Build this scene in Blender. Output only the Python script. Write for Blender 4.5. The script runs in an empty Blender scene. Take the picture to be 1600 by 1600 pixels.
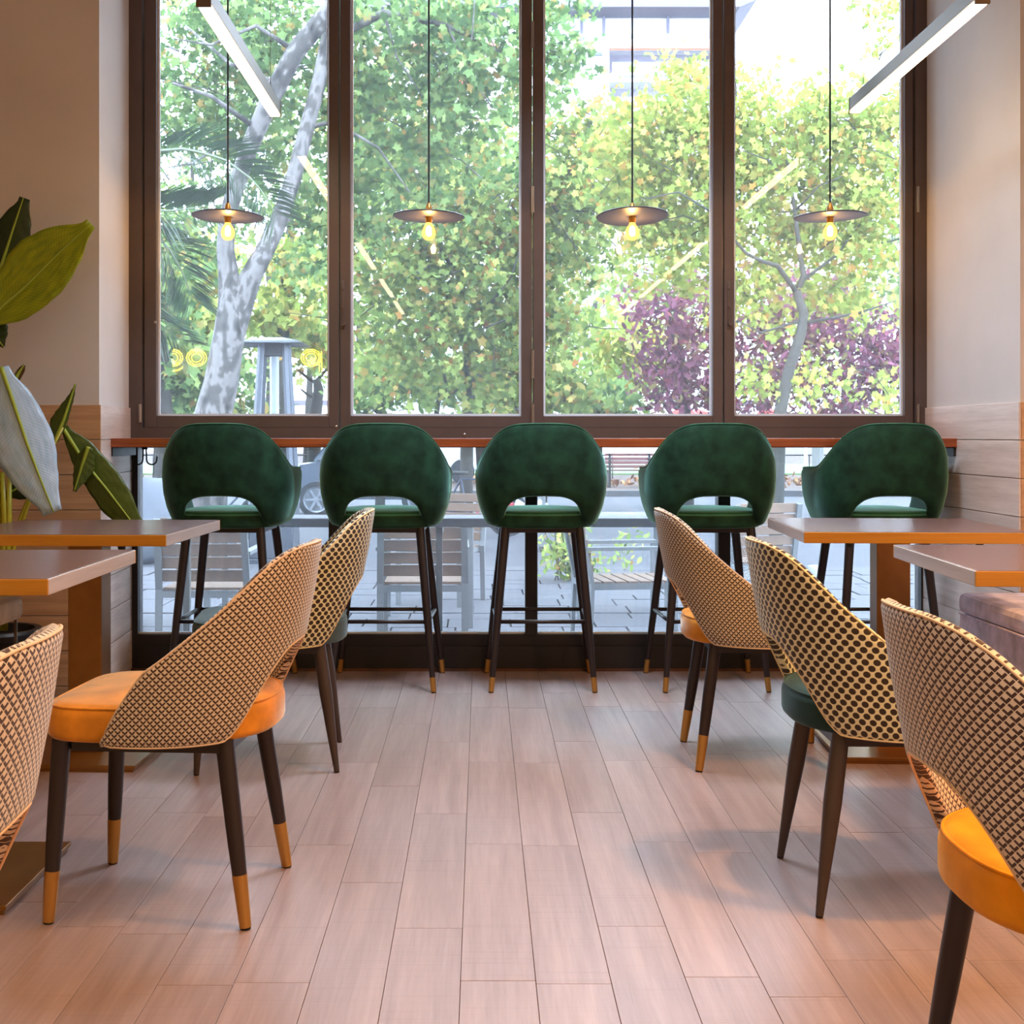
import bpy, bmesh, math, random
import numpy as np
from mathutils import Vector, Matrix

random.seed(7)
RNG = np.random.default_rng(7)
SC = bpy.context.scene
COL = SC.collection
PI = math.pi

# ------------------------------------------------------------------ camera
CAM_H = 1.05
F = 2050.0                      # focal length in pixels of the 1600 px frame
VX, VY = 752.0, 680.0           # principal point of the (cropped) photograph
cam_data = bpy.data.cameras.new('camera')
cam = bpy.data.objects.new('camera', cam_data)
COL.objects.link(cam)
cam.location = (0, 0, CAM_H)
cam.rotation_euler = (PI / 2, 0, 0)
cam_data.sensor_width = 36.0
cam_data.lens = F / 1600.0 * 36.0
cam_data.shift_x = (800 - VX) / 1600.0
cam_data.shift_y = (VY - 800) / 1600.0
cam_data.clip_end = 400
cam_data.clip_start = 0.05
SC.camera = cam

# ------------------------------------------------------------------ colour management, sky
SC.view_settings.view_transform = 'Standard'
SC.view_settings.look = 'None'
SC.view_settings.gamma = 1.0
SC.view_settings.exposure = 0.0
SC.view_settings.use_curve_mapping = False

SKY_STRENGTH = 13.0
world = bpy.data.worlds.new('overcast_sky')
SC.world = world
world.use_nodes = True
wn = world.node_tree.nodes
wn['Background'].inputs['Color'].default_value = (0.66, 0.78, 1.0, 1)
wn['Background'].inputs['Strength'].default_value = SKY_STRENGTH

SC.cycles.max_bounces = 10
SC.cycles.transparent_max_bounces = 24
SC.cycles.sample_clamp_indirect = 8.0
SC.cycles.use_denoising = True

WARM = (1.0, 0.54, 0.21)
LED_STRENGTH = 22.0
BULB_STRENGTH = 380.0
DOWNLIGHT_W = 27.0
FILL_PANEL_W = 23.0
FILL_PANEL_COL = (0.60, 0.77, 1.0)
LETTER_STRENGTH = 30.0
G = -0.30                        # street level outside


def P(px, py, d):
    """Point at depth d seen at photograph pixel (px, py)."""
    return Vector(((px - VX) * d / F, d, CAM_H - (py - VY) * d / F))


# ------------------------------------------------------------------ materials
MATS = {}


def new_mat(name):
    m = bpy.data.materials.new(name)
    m.use_nodes = True
    nt = m.node_tree
    return m, nt, nt.nodes['Principled BSDF']


def srgb(r, g, b):
    f = lambda c: (c / 255 / 12.92) if c / 255 <= 0.04045 else ((c / 255 + 0.055) / 1.055) ** 2.4
    return (f(r), f(g), f(b), 1)


def pm(name, col, rough=0.5, metal=0.0, sheen=0.0, spec=None, bump=None, var=0.0, var_scale=8.0, sheen_tint=None, coat=0.0):
    """Principled material with optional noise variation and fine noise bump."""
    if name in MATS:
        return MATS[name]
    m, nt, b = new_mat(name)
    if len(col) == 3:
        col = (*col, 1)
    b.inputs['Base Color'].default_value = col
    b.inputs['Roughness'].default_value = rough
    b.inputs['Metallic'].default_value = metal
    if spec is not None:
        b.inputs['Specular IOR Level'].default_value = spec
    if sheen:
        b.inputs['Sheen Weight'].default_value = sheen
        b.inputs['Sheen Roughness'].default_value = 0.30
        if sheen_tint:
            b.inputs['Sheen Tint'].default_value = sheen_tint
    if coat:
        b.inputs['Coat Weight'].default_value = coat
        b.inputs['Coat Roughness'].default_value = 0.15
    tc = None
    if var or bump:
        tc = nt.nodes.new('ShaderNodeTexCoord')
    if var:
        n = nt.nodes.new('ShaderNodeTexNoise')
        n.inputs['Scale'].default_value = var_scale
        n.inputs['Detail'].default_value = 5
        nt.links.new(tc.outputs['Object'], n.inputs['Vector'])
        mr = nt.nodes.new('ShaderNodeMapRange')
        mr.inputs['From Min'].default_value = 0.3
        mr.inputs['From Max'].default_value = 0.7
        mr.inputs['To Min'].default_value = 1 - var
        mr.inputs['To Max'].default_value = 1 + var
        nt.links.new(n.outputs['Fac'], mr.inputs['Value'])
        mx = nt.nodes.new('ShaderNodeVectorMath')
        mx.operation = 'SCALE'
        mx.inputs[0].default_value = col[:3]
        nt.links.new(mr.outputs['Result'], mx.inputs['Scale'])
        nt.links.new(mx.outputs['Vector'], b.inputs['Base Color'])
    if bump:
        sc, st = bump
        n2 = nt.nodes.new('ShaderNodeTexNoise')
        n2.inputs['Scale'].default_value = sc
        n2.inputs['Detail'].default_value = 4
        nt.links.new(tc.outputs['Object'], n2.inputs['Vector'])
        bp = nt.nodes.new('ShaderNodeBump')
        bp.inputs['Strength'].default_value = st
        bp.inputs['Distance'].default_value = 0.002
        nt.links.new(n2.outputs['Fac'], bp.inputs['Height'])
        nt.links.new(bp.outputs['Normal'], b.inputs['Normal'])
    MATS[name] = m
    return m


def emit(name, col, strength):
    if name in MATS:
        return MATS[name]
    m = bpy.data.materials.new(name)
    m.use_nodes = True
    nt = m.node_tree
    nt.nodes.remove(nt.nodes['Principled BSDF'])
    e = nt.nodes.new('ShaderNodeEmission')
    e.inputs['Color'].default_value = (*col, 1)
    e.inputs['Strength'].default_value = strength
    nt.links.new(e.outputs[0], nt.nodes['Material Output'].inputs['Surface'])
    MATS[name] = m
    return m


class NG:
    """tiny helper to write math node graphs"""

    def __init__(self, nt):
        self.nt = nt

    def m(self, op, a, b=None, c=None):
        n = self.nt.nodes.new('ShaderNodeMath')
        n.operation = op
        for i, v in enumerate((a, b, c)):
            if v is None:
                continue
            if isinstance(v, (int, float)):
                n.inputs[i].default_value = v
            else:
                self.nt.links.new(v, n.inputs[i])
        return n.outputs[0]

    def mix(self, fac, c1, c2, blend='MIX'):
        n = self.nt.nodes.new('ShaderNodeMix')
        n.data_type = 'RGBA'
        n.blend_type = blend
        for k, v in ((0, fac), (6, c1), (7, c2)):
            if isinstance(v, (int, float)):
                n.inputs[k].default_value = v
            elif isinstance(v, tuple):
                n.inputs[k].default_value = v if len(v) == 4 else (*v, 1)
            else:
                self.nt.links.new(v, n.inputs[k])
        return n.outputs[2]

    def noise(self, vec, scale, detail=4, rough=0.5):
        n = self.nt.nodes.new('ShaderNodeTexNoise')
        n.inputs['Scale'].default_value = scale
        n.inputs['Detail'].default_value = detail
        n.inputs['Roughness'].default_value = rough
        self.nt.links.new(vec, n.inputs['Vector'])
        return n.outputs['Fac']

    def ramp(self, fac, stops):
        n = self.nt.nodes.new('ShaderNodeValToRGB')
        cr = n.color_ramp
        while len(cr.elements) > 1:
            cr.elements.remove(cr.elements[-1])
        cr.elements[0].position = stops[0][0]
        cr.elements[0].color = (*stops[0][1][:3], 1)
        for p, c in stops[1:]:
            e = cr.elements.new(p)
            e.color = (*c[:3], 1)
        self.nt.links.new(fac, n.inputs['Fac'])
        return n.outputs['Color']

    def rng(self, v, a, b, c, d):
        n = self.nt.nodes.new('ShaderNodeMapRange')
        self.nt.links.new(v, n.inputs['Value'])
        for k, x in zip(('From Min', 'From Max', 'To Min', 'To Max'), (a, b, c, d)):
            n.inputs[k].default_value = x
        return n.outputs['Result']

    def mapping(self, vec, scale, loc=None):
        n = self.nt.nodes.new('ShaderNodeMapping')
        n.inputs['Scale'].default_value = scale
        self.nt.links.new(vec, n.inputs['Vector'])
        if loc is not None:
            self.nt.links.new(loc, n.inputs['Location'])
        return n.outputs[0]

    def bump(self, h, strength, dist):
        n = self.nt.nodes.new('ShaderNodeBump')
        n.inputs['Strength'].default_value = strength
        n.inputs['Distance'].default_value = dist
        self.nt.links.new(h, n.inputs['Height'])
        return n.outputs[0]


def wood_mat(name, dark, light, axis='Y', rough=0.4, grain=1.0, per_object=0.12, saw=0.0, spec=0.5):
    """Straight-grained wood; grain runs along the given local axis, each piece its own tint."""
    if name in MATS:
        return MATS[name]
    m, nt, b = new_mat(name)
    g = NG(nt)
    tc = nt.nodes.new('ShaderNodeTexCoord')
    oi = nt.nodes.new('ShaderNodeObjectInfo')
    off = g.m('MULTIPLY', oi.outputs['Random'], 37.0)
    comb = nt.nodes.new('ShaderNodeCombineXYZ')
    for i in range(3):
        nt.links.new(off, comb.inputs[i])
    s = {'X': (1.2, 26, 26), 'Y': (26, 1.2, 26), 'Z': (26, 26, 1.2)}[axis]
    v = g.mapping(tc.outputs['Object'], tuple(x * grain for x in s), comb.outputs[0])
    n1 = g.noise(v, 1.0, 6, 0.6)
    v2 = g.mapping(tc.outputs['Object'], tuple(x * grain * 5 for x in s), comb.outputs[0])
    n2 = g.noise(v2, 1.0, 3, 0.6)
    f = g.m('ADD', g.m('MULTIPLY', n1, 0.7), g.m('MULTIPLY', n2, 0.3))
    f = g.rng(f, 0.34, 0.66, 0, 1)
    col = g.mix(f, dark, light)
    tint = g.rng(oi.outputs['Random'], 0, 1, 1 - per_object, 1 + per_object)
    cc = nt.nodes.new('ShaderNodeVectorMath')
    cc.operation = 'SCALE'
    nt.links.new(col, cc.inputs[0])
    nt.links.new(tint, cc.inputs['Scale'])
    out = cc.outputs['Vector']
    h = f
    if saw:
        cr = {'X': (60, 0.6, 0.6), 'Y': (0.6, 60, 0.6), 'Z': (0.6, 0.6, 60)}[axis]
        v3 = g.mapping(tc.outputs['Object'], cr, comb.outputs[0])
        n3 = g.noise(v3, 1.6, 3, 0.7)
        k = g.rng(n3, 0.55, 0.75, 0, saw)
        out = g.mix(k, out, tuple(x * 0.62 for x in dark[:3]))
        h = g.m('SUBTRACT', f, g.m('MULTIPLY', k, 2.0))
    nt.links.new(out, b.inputs['Base Color'])
    nt.links.new(g.bump(h, 0.25, 0.0012), b.inputs['Normal'])
    b.inputs['Roughness'].default_value = rough
    b.inputs['Specular IOR Level'].default_value = spec
    MATS[name] = m
    return m


def lattice_fabric():
    """Woven upholstery: beige diamonds with dark V marks between fine light lines (UV in metres)."""
    if 'lattice_fabric' in MATS:
        return MATS['lattice_fabric']
    m, nt, b = new_mat('lattice_fabric')
    g = NG(nt)
    uv = nt.nodes.new('ShaderNodeUVMap')
    sep = nt.nodes.new('ShaderNodeSeparateXYZ')
    nt.links.new(uv.outputs[0], sep.inputs[0])
    u, v = sep.outputs[0], sep.outputs[1]
    s = 1 / 0.0155
    fp = g.m('FRACT', g.m('MULTIPLY', g.m('ADD', u, v), s))
    fq = g.m('FRACT', g.m('MULTIPLY', g.m('SUBTRACT', u, v), s))
    d = g.m('MAXIMUM', g.m('LESS_THAN', fp, 0.44), g.m('GREATER_THAN', fq, 0.56))
    d = g.m('MULTIPLY', d, g.m('GREATER_THAN', fp, 0.10))
    d = g.m('MULTIPLY', d, g.m('LESS_THAN', fq, 0.90))
    nz = g.noise(uv.outputs[0], 260, 2)
    light = g.mix(nz, srgb(188, 168, 142), srgb(218, 200, 174))
    col = g.mix(d, light, srgb(58, 32, 18))
    nt.links.new(col, b.inputs['Base Color'])
    nt.links.new(g.bump(g.m('SUBTRACT', 1.0, d), 0.5, 0.0012), b.inputs['Normal'])
    b.inputs['Roughness'].default_value = 0.85
    b.inputs['Sheen Weight'].default_value = 0.25
    MATS['lattice_fabric'] = m
    return m


def dotted_fabric():
    """Upholstery with dark dots in a honeycomb of pale yellow lines (UV in metres)."""
    if 'dotted_fabric' in MATS:
        return MATS['dotted_fabric']
    m, nt, b = new_mat('dotted_fabric')
    g = NG(nt)
    uv = nt.nodes.new('ShaderNodeUVMap')
    sep = nt.nodes.new('ShaderNodeSeparateXYZ')
    nt.links.new(uv.outputs[0], sep.inputs[0])
    u, v = sep.outputs[0], sep.outputs[1]
    dx, dy = 0.0228, 0.0262

    def cell(o):
        a = g.m('MULTIPLY', g.m('SUBTRACT', g.m('FRACT', g.m('ADD', g.m('DIVIDE', u, dx), o)), 0.5), dx / 1.07)
        c = g.m('MULTIPLY', g.m('SUBTRACT', g.m('FRACT', g.m('ADD', g.m('DIVIDE', v, dy), o)), 0.5), dy)
        return g.m('SQRT', g.m('ADD', g.m('MULTIPLY', a, a), g.m('MULTIPLY', c, c)))

    dist = g.m('MINIMUM', cell(0.0), cell(0.5))
    d = g.rng(dist, 0.0063, 0.0076, 1, 0)
    nz = g.noise(uv.outputs[0], 260, 2)
    light = g.mix(nz, srgb(202, 192, 150), srgb(226, 218, 180))
    col = g.mix(d, light, srgb(44, 28, 14))
    nt.links.new(col, b.inputs['Base Color'])
    nt.links.new(g.bump(g.m('SUBTRACT', 1.0, d), 0.5, 0.0012), b.inputs['Normal'])
    b.inputs['Roughness'].default_value = 0.85
    b.inputs['Sheen Weight'].default_value = 0.25
    MATS['dotted_fabric'] = m
    return m


def velvet(name, col, tint, sheen=0.8, var=0.18):
    if name in MATS:
        return MATS[name]
    m = pm(name, col, rough=0.75, sheen=sheen, sheen_tint=tint, var=var, var_scale=14, bump=(420, 0.25), spec=0.2)
    return m


def glass_mat():
    """Thin window glass: clear, with mirror-like Fresnel reflections and a faint haze mixed in."""
    m = bpy.data.materials.new('window_glass')
    m.use_nodes = True
    nt = m.node_tree
    nt.nodes.remove(nt.nodes['Principled BSDF'])
    tr = nt.nodes.new('ShaderNodeBsdfTransparent')
    tr.inputs[0].default_value = (0.95, 0.985, 0.98, 1)
    gl = nt.nodes.new('ShaderNodeBsdfGlossy')
    gl.inputs['Roughness'].default_value = 0.0
    fr = nt.nodes.new('ShaderNodeFresnel')
    fr.inputs[0].default_value = 1.45
    mx = nt.nodes.new('ShaderNodeMixShader')
    nt.links.new(fr.outputs[0], mx.inputs[0])
    nt.links.new(tr.outputs[0], mx.inputs[1])
    nt.links.new(gl.outputs[0], mx.inputs[2])
    df = nt.nodes.new('ShaderNodeBsdfTranslucent')
    df.inputs[0].default_value = (0.9, 0.95, 1.0, 1)
    mx2 = nt.nodes.new('ShaderNodeMixShader')
    mx2.inputs[0].default_value = 0.022  # pale translucent share imitates a hazy veil over the view
    nt.links.new(mx.outputs[0], mx2.inputs[1])
    nt.links.new(df.outputs[0], mx2.inputs[2])
    nt.links.new(mx2.outputs[0], nt.nodes['Material Output'].inputs['Surface'])
    MATS['window_glass'] = m
    return m


def leaf_mat(name, stops, trans=0.45):
    """Leaves: each loose leaf takes its own tint from the ramp; light passes through."""
    if name in MATS:
        return MATS[name]
    m = bpy.data.materials.new(name)
    m.use_nodes = True
    nt = m.node_tree
    nt.nodes.remove(nt.nodes['Principled BSDF'])
    g = NG(nt)
    geo = nt.nodes.new('ShaderNodeNewGeometry')
    col = g.ramp(geo.outputs['Random Per Island'], stops)
    df = nt.nodes.new('ShaderNodeBsdfDiffuse')
    tl = nt.nodes.new('ShaderNodeBsdfTranslucent')
    nt.links.new(col, df.inputs[0])
    nt.links.new(col, tl.inputs[0])
    mx = nt.nodes.new('ShaderNodeMixShader')
    mx.inputs[0].default_value = trans
    nt.links.new(df.outputs[0], mx.inputs[1])
    nt.links.new(tl.outputs[0], mx.inputs[2])
    nt.links.new(mx.outputs[0], nt.nodes['Material Output'].inputs['Surface'])
    MATS[name] = m
    return m


# ------------------------------------------------------------------ mesh helpers
class MB:
    """collects simple shapes into one mesh"""

    def __init__(self):
        self.v, self.f, self.uv = [], [], {}

    def box(self, x0, x1, y0, y1, z0, z1, M=None):
        b = len(self.v)
        pts = [(x0, y0, z0), (x1, y0, z0), (x1, y1, z0), (x0, y1, z0), (x0, y0, z1), (x1, y0, z1), (x1, y1, z1), (x0, y1, z1)]
        if M is not None:
            pts = [tuple(M @ Vector(p)) for p in pts]
        self.v += pts
        self.f += [tuple(b + i for i in q) for q in ((0, 3, 2, 1), (4, 5, 6, 7), (0, 1, 5, 4), (1, 2, 6, 5), (2, 3, 7, 6), (3, 0, 4, 7))]
        return self

    def bbox(self, x0, x1, y0, y1, z0, z1, r=0.004, M=None):
        """box with chamfered edges"""
        bm = bmesh.new()
        bmesh.ops.create_cube(bm, size=1)
        for v in bm.verts:
            v.co = Vector((x0 + (v.co.x + .5) * (x1 - x0), y0 + (v.co.y + .5) * (y1 - y0), z0 + (v.co.z + .5) * (z1 - z0)))
        bmesh.ops.bevel(bm, geom=bm.edges[:], offset=r, segments=2, affect='EDGES', profile=0.5)
        return self.bm(bm, M)

    def bm(self, bm, M=None):
        b = len(self.v)
        bm.verts.index_update()
        for v in bm.verts:
            self.v.append(tuple(M @ v.co) if M is not None else tuple(v.co))
        for f in bm.faces:
            self.f.append(tuple(b + v.index for v in f.verts))
        bm.free()
        return self

    def tube(self, pts, radii, n=8, cap=True):
        """tube through points with a radius at each"""
        pts = [Vector(p) for p in pts]
        if isinstance(radii, (int, float)):
            radii = [radii] * len(pts)
        b = len(self.v)
        ref = None
        for i, p in enumerate(pts):
            t = (pts[min(i + 1, len(pts) - 1)] - pts[max(i - 1, 0)]).normalized()
            if ref is None:
                ref = Vector((0, 0, 1)) if abs(t.z) < 0.9 else Vector((1, 0, 0))
            a = (ref - t * ref.dot(t)).normalized()
            ref = a
            c = t.cross(a)
            for k in range(n):
                an = 2 * PI * k / n
                self.v.append(tuple(p + (a * math.cos(an) + c * math.sin(an)) * radii[i]))
        for i in range(len(pts) - 1):
            for k in range(n):
                k2 = (k + 1) % n
                self.f.append((b + i * n + k, b + i * n + k2, b + (i + 1) * n + k2, b + (i + 1) * n + k))
        if cap:
            self.f.append(tuple(b + k for k in reversed(range(n))))
            self.f.append(tuple(b + (len(pts) - 1) * n + k for k in range(n)))
        return self

    def bar(self, p, q, w, h, up=(0, 0, 1)):
        """rectangular bar from p to q"""
        p, q = Vector(p), Vector(q)
        t = (q - p).normalized()
        u = Vector(up)
        s = t.cross(u).normalized()
        u = s.cross(t).normalized()
        b = len(self.v)
        for o in (p, q):
            for sx, sy in ((-1, -1), (1, -1), (1, 1), (-1, 1)):
                self.v.append(tuple(o + s * sx * w / 2 + u * sy * h / 2))
        self.f += [tuple(b + i for i in x) for x in ((0, 3, 2, 1), (4, 5, 6, 7), (0, 1, 5, 4), (1, 2, 6, 5), (2, 3, 7, 6), (3, 0, 4, 7))]
        return self

    def lathe(self, prof, n=24, c=(0, 0, 0), M=None):
        """profile [(r, z)...] turned about z"""
        b = len(self.v)
        for r, z in prof:
            for k in range(n):
                an = 2 * PI * k / n
                p = Vector((c[0] + r * math.cos(an), c[1] + r * math.sin(an), c[2] + z))
                self.v.append(tuple(M @ p) if M is not None else tuple(p))
        for i in range(len(prof) - 1):
            for k in range(n):
                k2 = (k + 1) % n
                self.f.append((b + i * n + k, b + i * n + k2, b + (i + 1) * n + k2, b + (i + 1) * n + k))
        if prof[0][0] > 1e-6:
            self.f.append(tuple(b + k for k in reversed(range(n))))
        if prof[-1][0] > 1e-6:
            self.f.append(tuple(b + (len(prof) - 1) * n + k for k in range(n)))
        return self

    def mesh(self, name, smooth=False):
        me = bpy.data.meshes.new(name)
        me.from_pydata(self.v, [], self.f)
        if smooth:
            me.polygons.foreach_set('use_smooth', [True] * len(me.polygons))
        me.update()
        return me


def obj(name, mb, mat, parent=None, smooth=False, loc=None, auto=None):
    me = mb if isinstance(mb, bpy.types.Mesh) else mb.mesh(name, smooth)
    if mat is not None:
        me.materials.clear()
        me.materials.append(mat)
    o = bpy.data.objects.new(name, me)
    COL.objects.link(o)
    if parent is not None:
        o.parent = parent
    if loc is not None:
        o.location = loc
    if auto:
        try:
            me.shade_smooth_by_angle = None
        except Exception:
            pass
    return o


def smooth_angle(o, deg=35):
    """smooth shading with hard creases beyond the angle"""
    bm = bmesh.new()
    bm.from_mesh(o.data)
    for f in bm.faces:
        f.smooth = True
    for e in bm.edges:
        if len(e.link_faces) == 2 and e.calc_face_angle(0) > math.radians(deg):
            e.smooth = False
    bm.to_mesh(o.data)
    bm.free()
    return o


def tag(o, label=None, cat=None, group=None, kind=None):
    for k, v in (('label', label), ('category', cat), ('group', group), ('kind', kind)):
        if v:
            o[k] = v
    return o


def thing(name, label, cat, loc=(0, 0, 0), rotz=0.0, group=None):
    o = bpy.data.objects.new(name, None)
    COL.objects.link(o)
    o.location = loc
    o.rotation_euler = (0, 0, rotz)
    o.empty_display_size = 0.1
    return tag(o, label, cat, group)


def struct(name, mb, mat, parent=None, smooth=False):
    o = obj(name, mb, mat, parent, smooth)
    if parent is None:
        o['kind'] = 'structure'
    return o


def dup(root, loc, rotz, label, group=None):
    def cp(o, parent):
        c = o.copy()
        COL.objects.link(c)
        c.parent = parent
        for ch in list(o.children):
            cp(ch, c)
        return c
    r = cp(root, None)
    r.location = loc
    r.rotation_euler = (0, 0, rotz)
    r['label'] = label
    if group:
        r['group'] = group
    return r


def interp(x, tab):
    xs, ys = zip(*tab)
    return float(np.interp(x, xs, ys))


def sinterp(x, tab):
    """smooth (cubic hermite) interpolation through a table"""
    xs = [t[0] for t in tab]
    ys = [t[1] for t in tab]
    if x <= xs[0]:
        return ys[0]
    if x >= xs[-1]:
        return ys[-1]
    i = max(k for k in range(len(xs)) if xs[k] <= x)
    i = min(i, len(xs) - 2)
    h = xs[i + 1] - xs[i]

    def sl(k):
        if k <= 0 or k >= len(xs) - 1:
            return 0.0
        a = (ys[k] - ys[k - 1]) / (xs[k] - xs[k - 1])
        b = (ys[k + 1] - ys[k]) / (xs[k + 1] - xs[k])
        return 0.0 if a * b <= 0 else 2 * a * b / (a + b)
    t = (x - xs[i]) / h
    return ((2 * t**3 - 3 * t**2 + 1) * ys[i] + (t**3 - 2 * t**2 + t) * h * sl(i) + (-2 * t**3 + 3 * t**2) * ys[i + 1] + (t**3 - t**2) * h * sl(i + 1))


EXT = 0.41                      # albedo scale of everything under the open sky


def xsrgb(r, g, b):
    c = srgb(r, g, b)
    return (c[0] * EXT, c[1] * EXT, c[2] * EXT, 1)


def lsrgb(r, g, b):
    c = srgb(r, g, b)
    m = (c[0] + c[1] + c[2]) / 3
    return tuple((x + (m - x) * .06) * k for x, k in zip(c, (.56, .58, .60))) + (1,)


# ------------------------------------------------------------------ palette
M_WALL = pm('wall_plaster', srgb(202, 194, 188), 0.85, bump=(60, 0.15), var=0.04, var_scale=3)
M_CEIL = pm('ceiling_paint', srgb(226, 220, 212), 0.9)
M_UNDER = pm('floor_joint', srgb(46, 32, 28), 0.9)
M_PLANK = wood_mat('floor_wood', srgb(130, 108, 101), srgb(154, 132, 125), 'Y', rough=0.38, per_object=0.055, saw=0.3, spec=.4)
MATS['floor_wood'].node_tree.nodes['Principled BSDF'].inputs['Coat Weight'].default_value = .0
MATS['floor_wood'].node_tree.nodes['Principled BSDF'].inputs['Coat Roughness'].default_value = .22
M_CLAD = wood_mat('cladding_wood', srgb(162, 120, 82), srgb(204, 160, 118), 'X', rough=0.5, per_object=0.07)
M_CLADY = wood_mat('cladding_wood_daylit', srgb(186, 164, 150), srgb(220, 200, 188), 'Y', rough=0.5, per_object=0.07)  # reveal boards: paler copy with window daylight put into the wood colour
M_FRAME = pm('window_frame_brown', srgb(88, 74, 70), 0.34, var=0.08, var_scale=10)
M_FRAME_D = pm('window_frame_dark', srgb(32, 26, 26), 0.5)
M_SEAL = pm('window_seal', srgb(224, 228, 236), 0.5)
M_STEEL = pm('brushed_steel', srgb(170, 165, 160), 0.3, 1.0)
M_COUNTER = wood_mat('counter_wood', srgb(108, 46, 22), srgb(176, 92, 48), 'X', rough=0.3, per_object=0.0, grain=1.2)
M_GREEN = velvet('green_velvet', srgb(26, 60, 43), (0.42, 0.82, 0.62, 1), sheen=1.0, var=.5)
M_GREEN_L = velvet('green_velvet_daylit', srgb(66, 124, 98), (0.55, 1.0, 0.82, 1), sheen=1.0)
M_ORANGE = velvet('orange_velvet', srgb(206, 132, 36), (1, 0.88, 0.7, 1), sheen=0.9, var=.28)
M_YELLOW = velvet('mustard_velvet', srgb(214, 138, 16), (1, 0.8, 0.4, 1), sheen=0.4)
M_BLUEGREY = velvet('blue_grey_velvet', srgb(70, 88, 92), (0.6, 0.8, 0.85, 1), sheen=0.5)
M_TEAL = velvet('teal_velvet', srgb(32, 58, 56), (0.4, 0.6, 0.6, 1), sheen=0.5)
M_GREY_V = velvet('grey_violet_velvet', srgb(226, 214, 232), (0.8, 0.72, 0.9, 1), sheen=0.8, var=0.3)
M_CREAM = velvet('cream_fabric', srgb(206, 176, 140), (1, 0.9, 0.8, 1), sheen=0.2)
M_LEG = pm('dark_leg_paint', srgb(36, 26, 24), 0.38)
M_LEG_B = pm('brown_leg_paint', srgb(62, 48, 40), 0.42)
M_BRASS = pm('brass_tip', srgb(196, 146, 76), 0.32, 0.8)
M_RUBBER = pm('black_rubber', srgb(20, 16, 16), 0.8)
M_TOP = wood_mat('table_top_wood', srgb(86, 58, 52), srgb(120, 86, 76), 'X', rough=0.24, per_object=0.05)
M_EDGE = wood_mat('table_edge_wood', srgb(170, 114, 26), srgb(196, 138, 42), 'X', rough=0.4, per_object=0.05)
M_EDGE_S = wood_mat('table_edge_daylit', srgb(160, 142, 132), srgb(186, 168, 158), 'Y', rough=0.3, per_object=0.05)  # same edging as the front, window daylight painted in as paler grey
M_BRONZE = pm('bronze_metal', srgb(150, 104, 56), 0.3, 0.8, var=0.08, var_scale=20)
M_BLACK = pm('black_metal', srgb(18, 17, 18), 0.45, 0.2)
M_GLASS = glass_mat()
M_LED = emit('led_diffuser', (1.0, 0.74, 0.44), LED_STRENGTH)
M_FIL = emit('filament_glow', (1.0, 0.60, 0.22), BULB_STRENGTH)


def halo_glass():
    m = bpy.data.materials.new('bulb_halo_glass')
    m.use_nodes = True
    nt = m.node_tree
    nt.nodes.remove(nt.nodes['Principled BSDF'])
    tr = nt.nodes.new('ShaderNodeBsdfTransparent')
    tr.inputs[0].default_value = (1.0, .86, .6, 1)
    em = nt.nodes.new('ShaderNodeEmission')
    em.inputs[0].default_value = (1.0, .52, .15, 1)
    em.inputs[1].default_value = 3.4  # glow of the envelope imitates an orange halo round the filament
    mx = nt.nodes.new('ShaderNodeMixShader')
    mx.inputs[0].default_value = .35
    nt.links.new(tr.outputs[0], mx.inputs[1])
    nt.links.new(em.outputs[0], mx.inputs[2])
    nt.links.new(mx.outputs[0], nt.nodes['Material Output'].inputs['Surface'])
    return m


M_BULB = halo_glass()
M_LETTER = emit('neon_yellow', (1.0, 0.86, 0.06), LETTER_STRENGTH)
M_ALU = pm('anodised_aluminium', srgb(104, 88, 76), 0.45, 0.5)
M_DISC = pm('pendant_disc', srgb(84, 82, 98), 0.4, 0.2)

# ================================================================== ROOM
RX0, RX1, RY0, RW = -4.4, 2.30, -4.5, 5.88
ZC = 3.35
LX, LYF = -1.535, 5.27       # left pier: corner of its room face
RXE, RYF = 1.98, 4.82        # right pier

# floor: dark bed with separate boards laid on it
floor = struct('floor', MB().box(RX0, RX1, RY0, RW, -0.05, -0.011), M_UNDER)
PW, PL = 0.1448, 0.846
pb = MB().bbox(-PW / 2 + .0005, PW / 2 - .0005, -PL / 2 + .0006, PL / 2 - .0006, -0.011, 0.0, 0.0008)
plank_me = pb.mesh('floor_plank')
plank_me.materials.append(M_PLANK)
known = {0: 2.526, -1: 2.795, -2: 3.08, -3: 2.517, -4: 2.505, -5: 2.763, 1: 5.05, 2: 3.652, 3: 2.543}
rest = MB()
for k in range(-31, 16):
    xc = -0.040 + PW * (k + 0.5)
    if xc - PW / 2 < RX0 or xc + PW / 2 > RX1:
        continue
    off = known.get(k, random.random() * PL)
    y = off - math.ceil((off - RY0) / PL) * PL
    while y < RW - 0.02:
        a, b = max(y, RY0), min(y + PL, RW)
        seen = b > 1.9 and abs(xc) < 0.46 * b + 0.25
        if seen and b - a > PL - 1e-3:
            o = bpy.data.objects.new('floor_plank', plank_me)
            COL.objects.link(o)
            o.parent = floor
            o.location = (xc, (a + b) / 2, random.uniform(-.0004, 0.0))
        elif seen and b - a > 0.02:
            h = (b - a) / 2
            q = MB().bbox(-PW / 2 + .0005, PW / 2 - .0005, -h + .0006, h - .0006, -0.011, 0.0, 0.0008)
            o = obj('floor_plank', q, M_PLANK, floor, loc=(xc, (a + b) / 2, 0))
        elif b - a > 0.02:
            rest.box(xc - PW / 2 + .0007, xc + PW / 2 - .0007, a + .0006, b - .0006, -0.011, 0)
        y += PL
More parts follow.
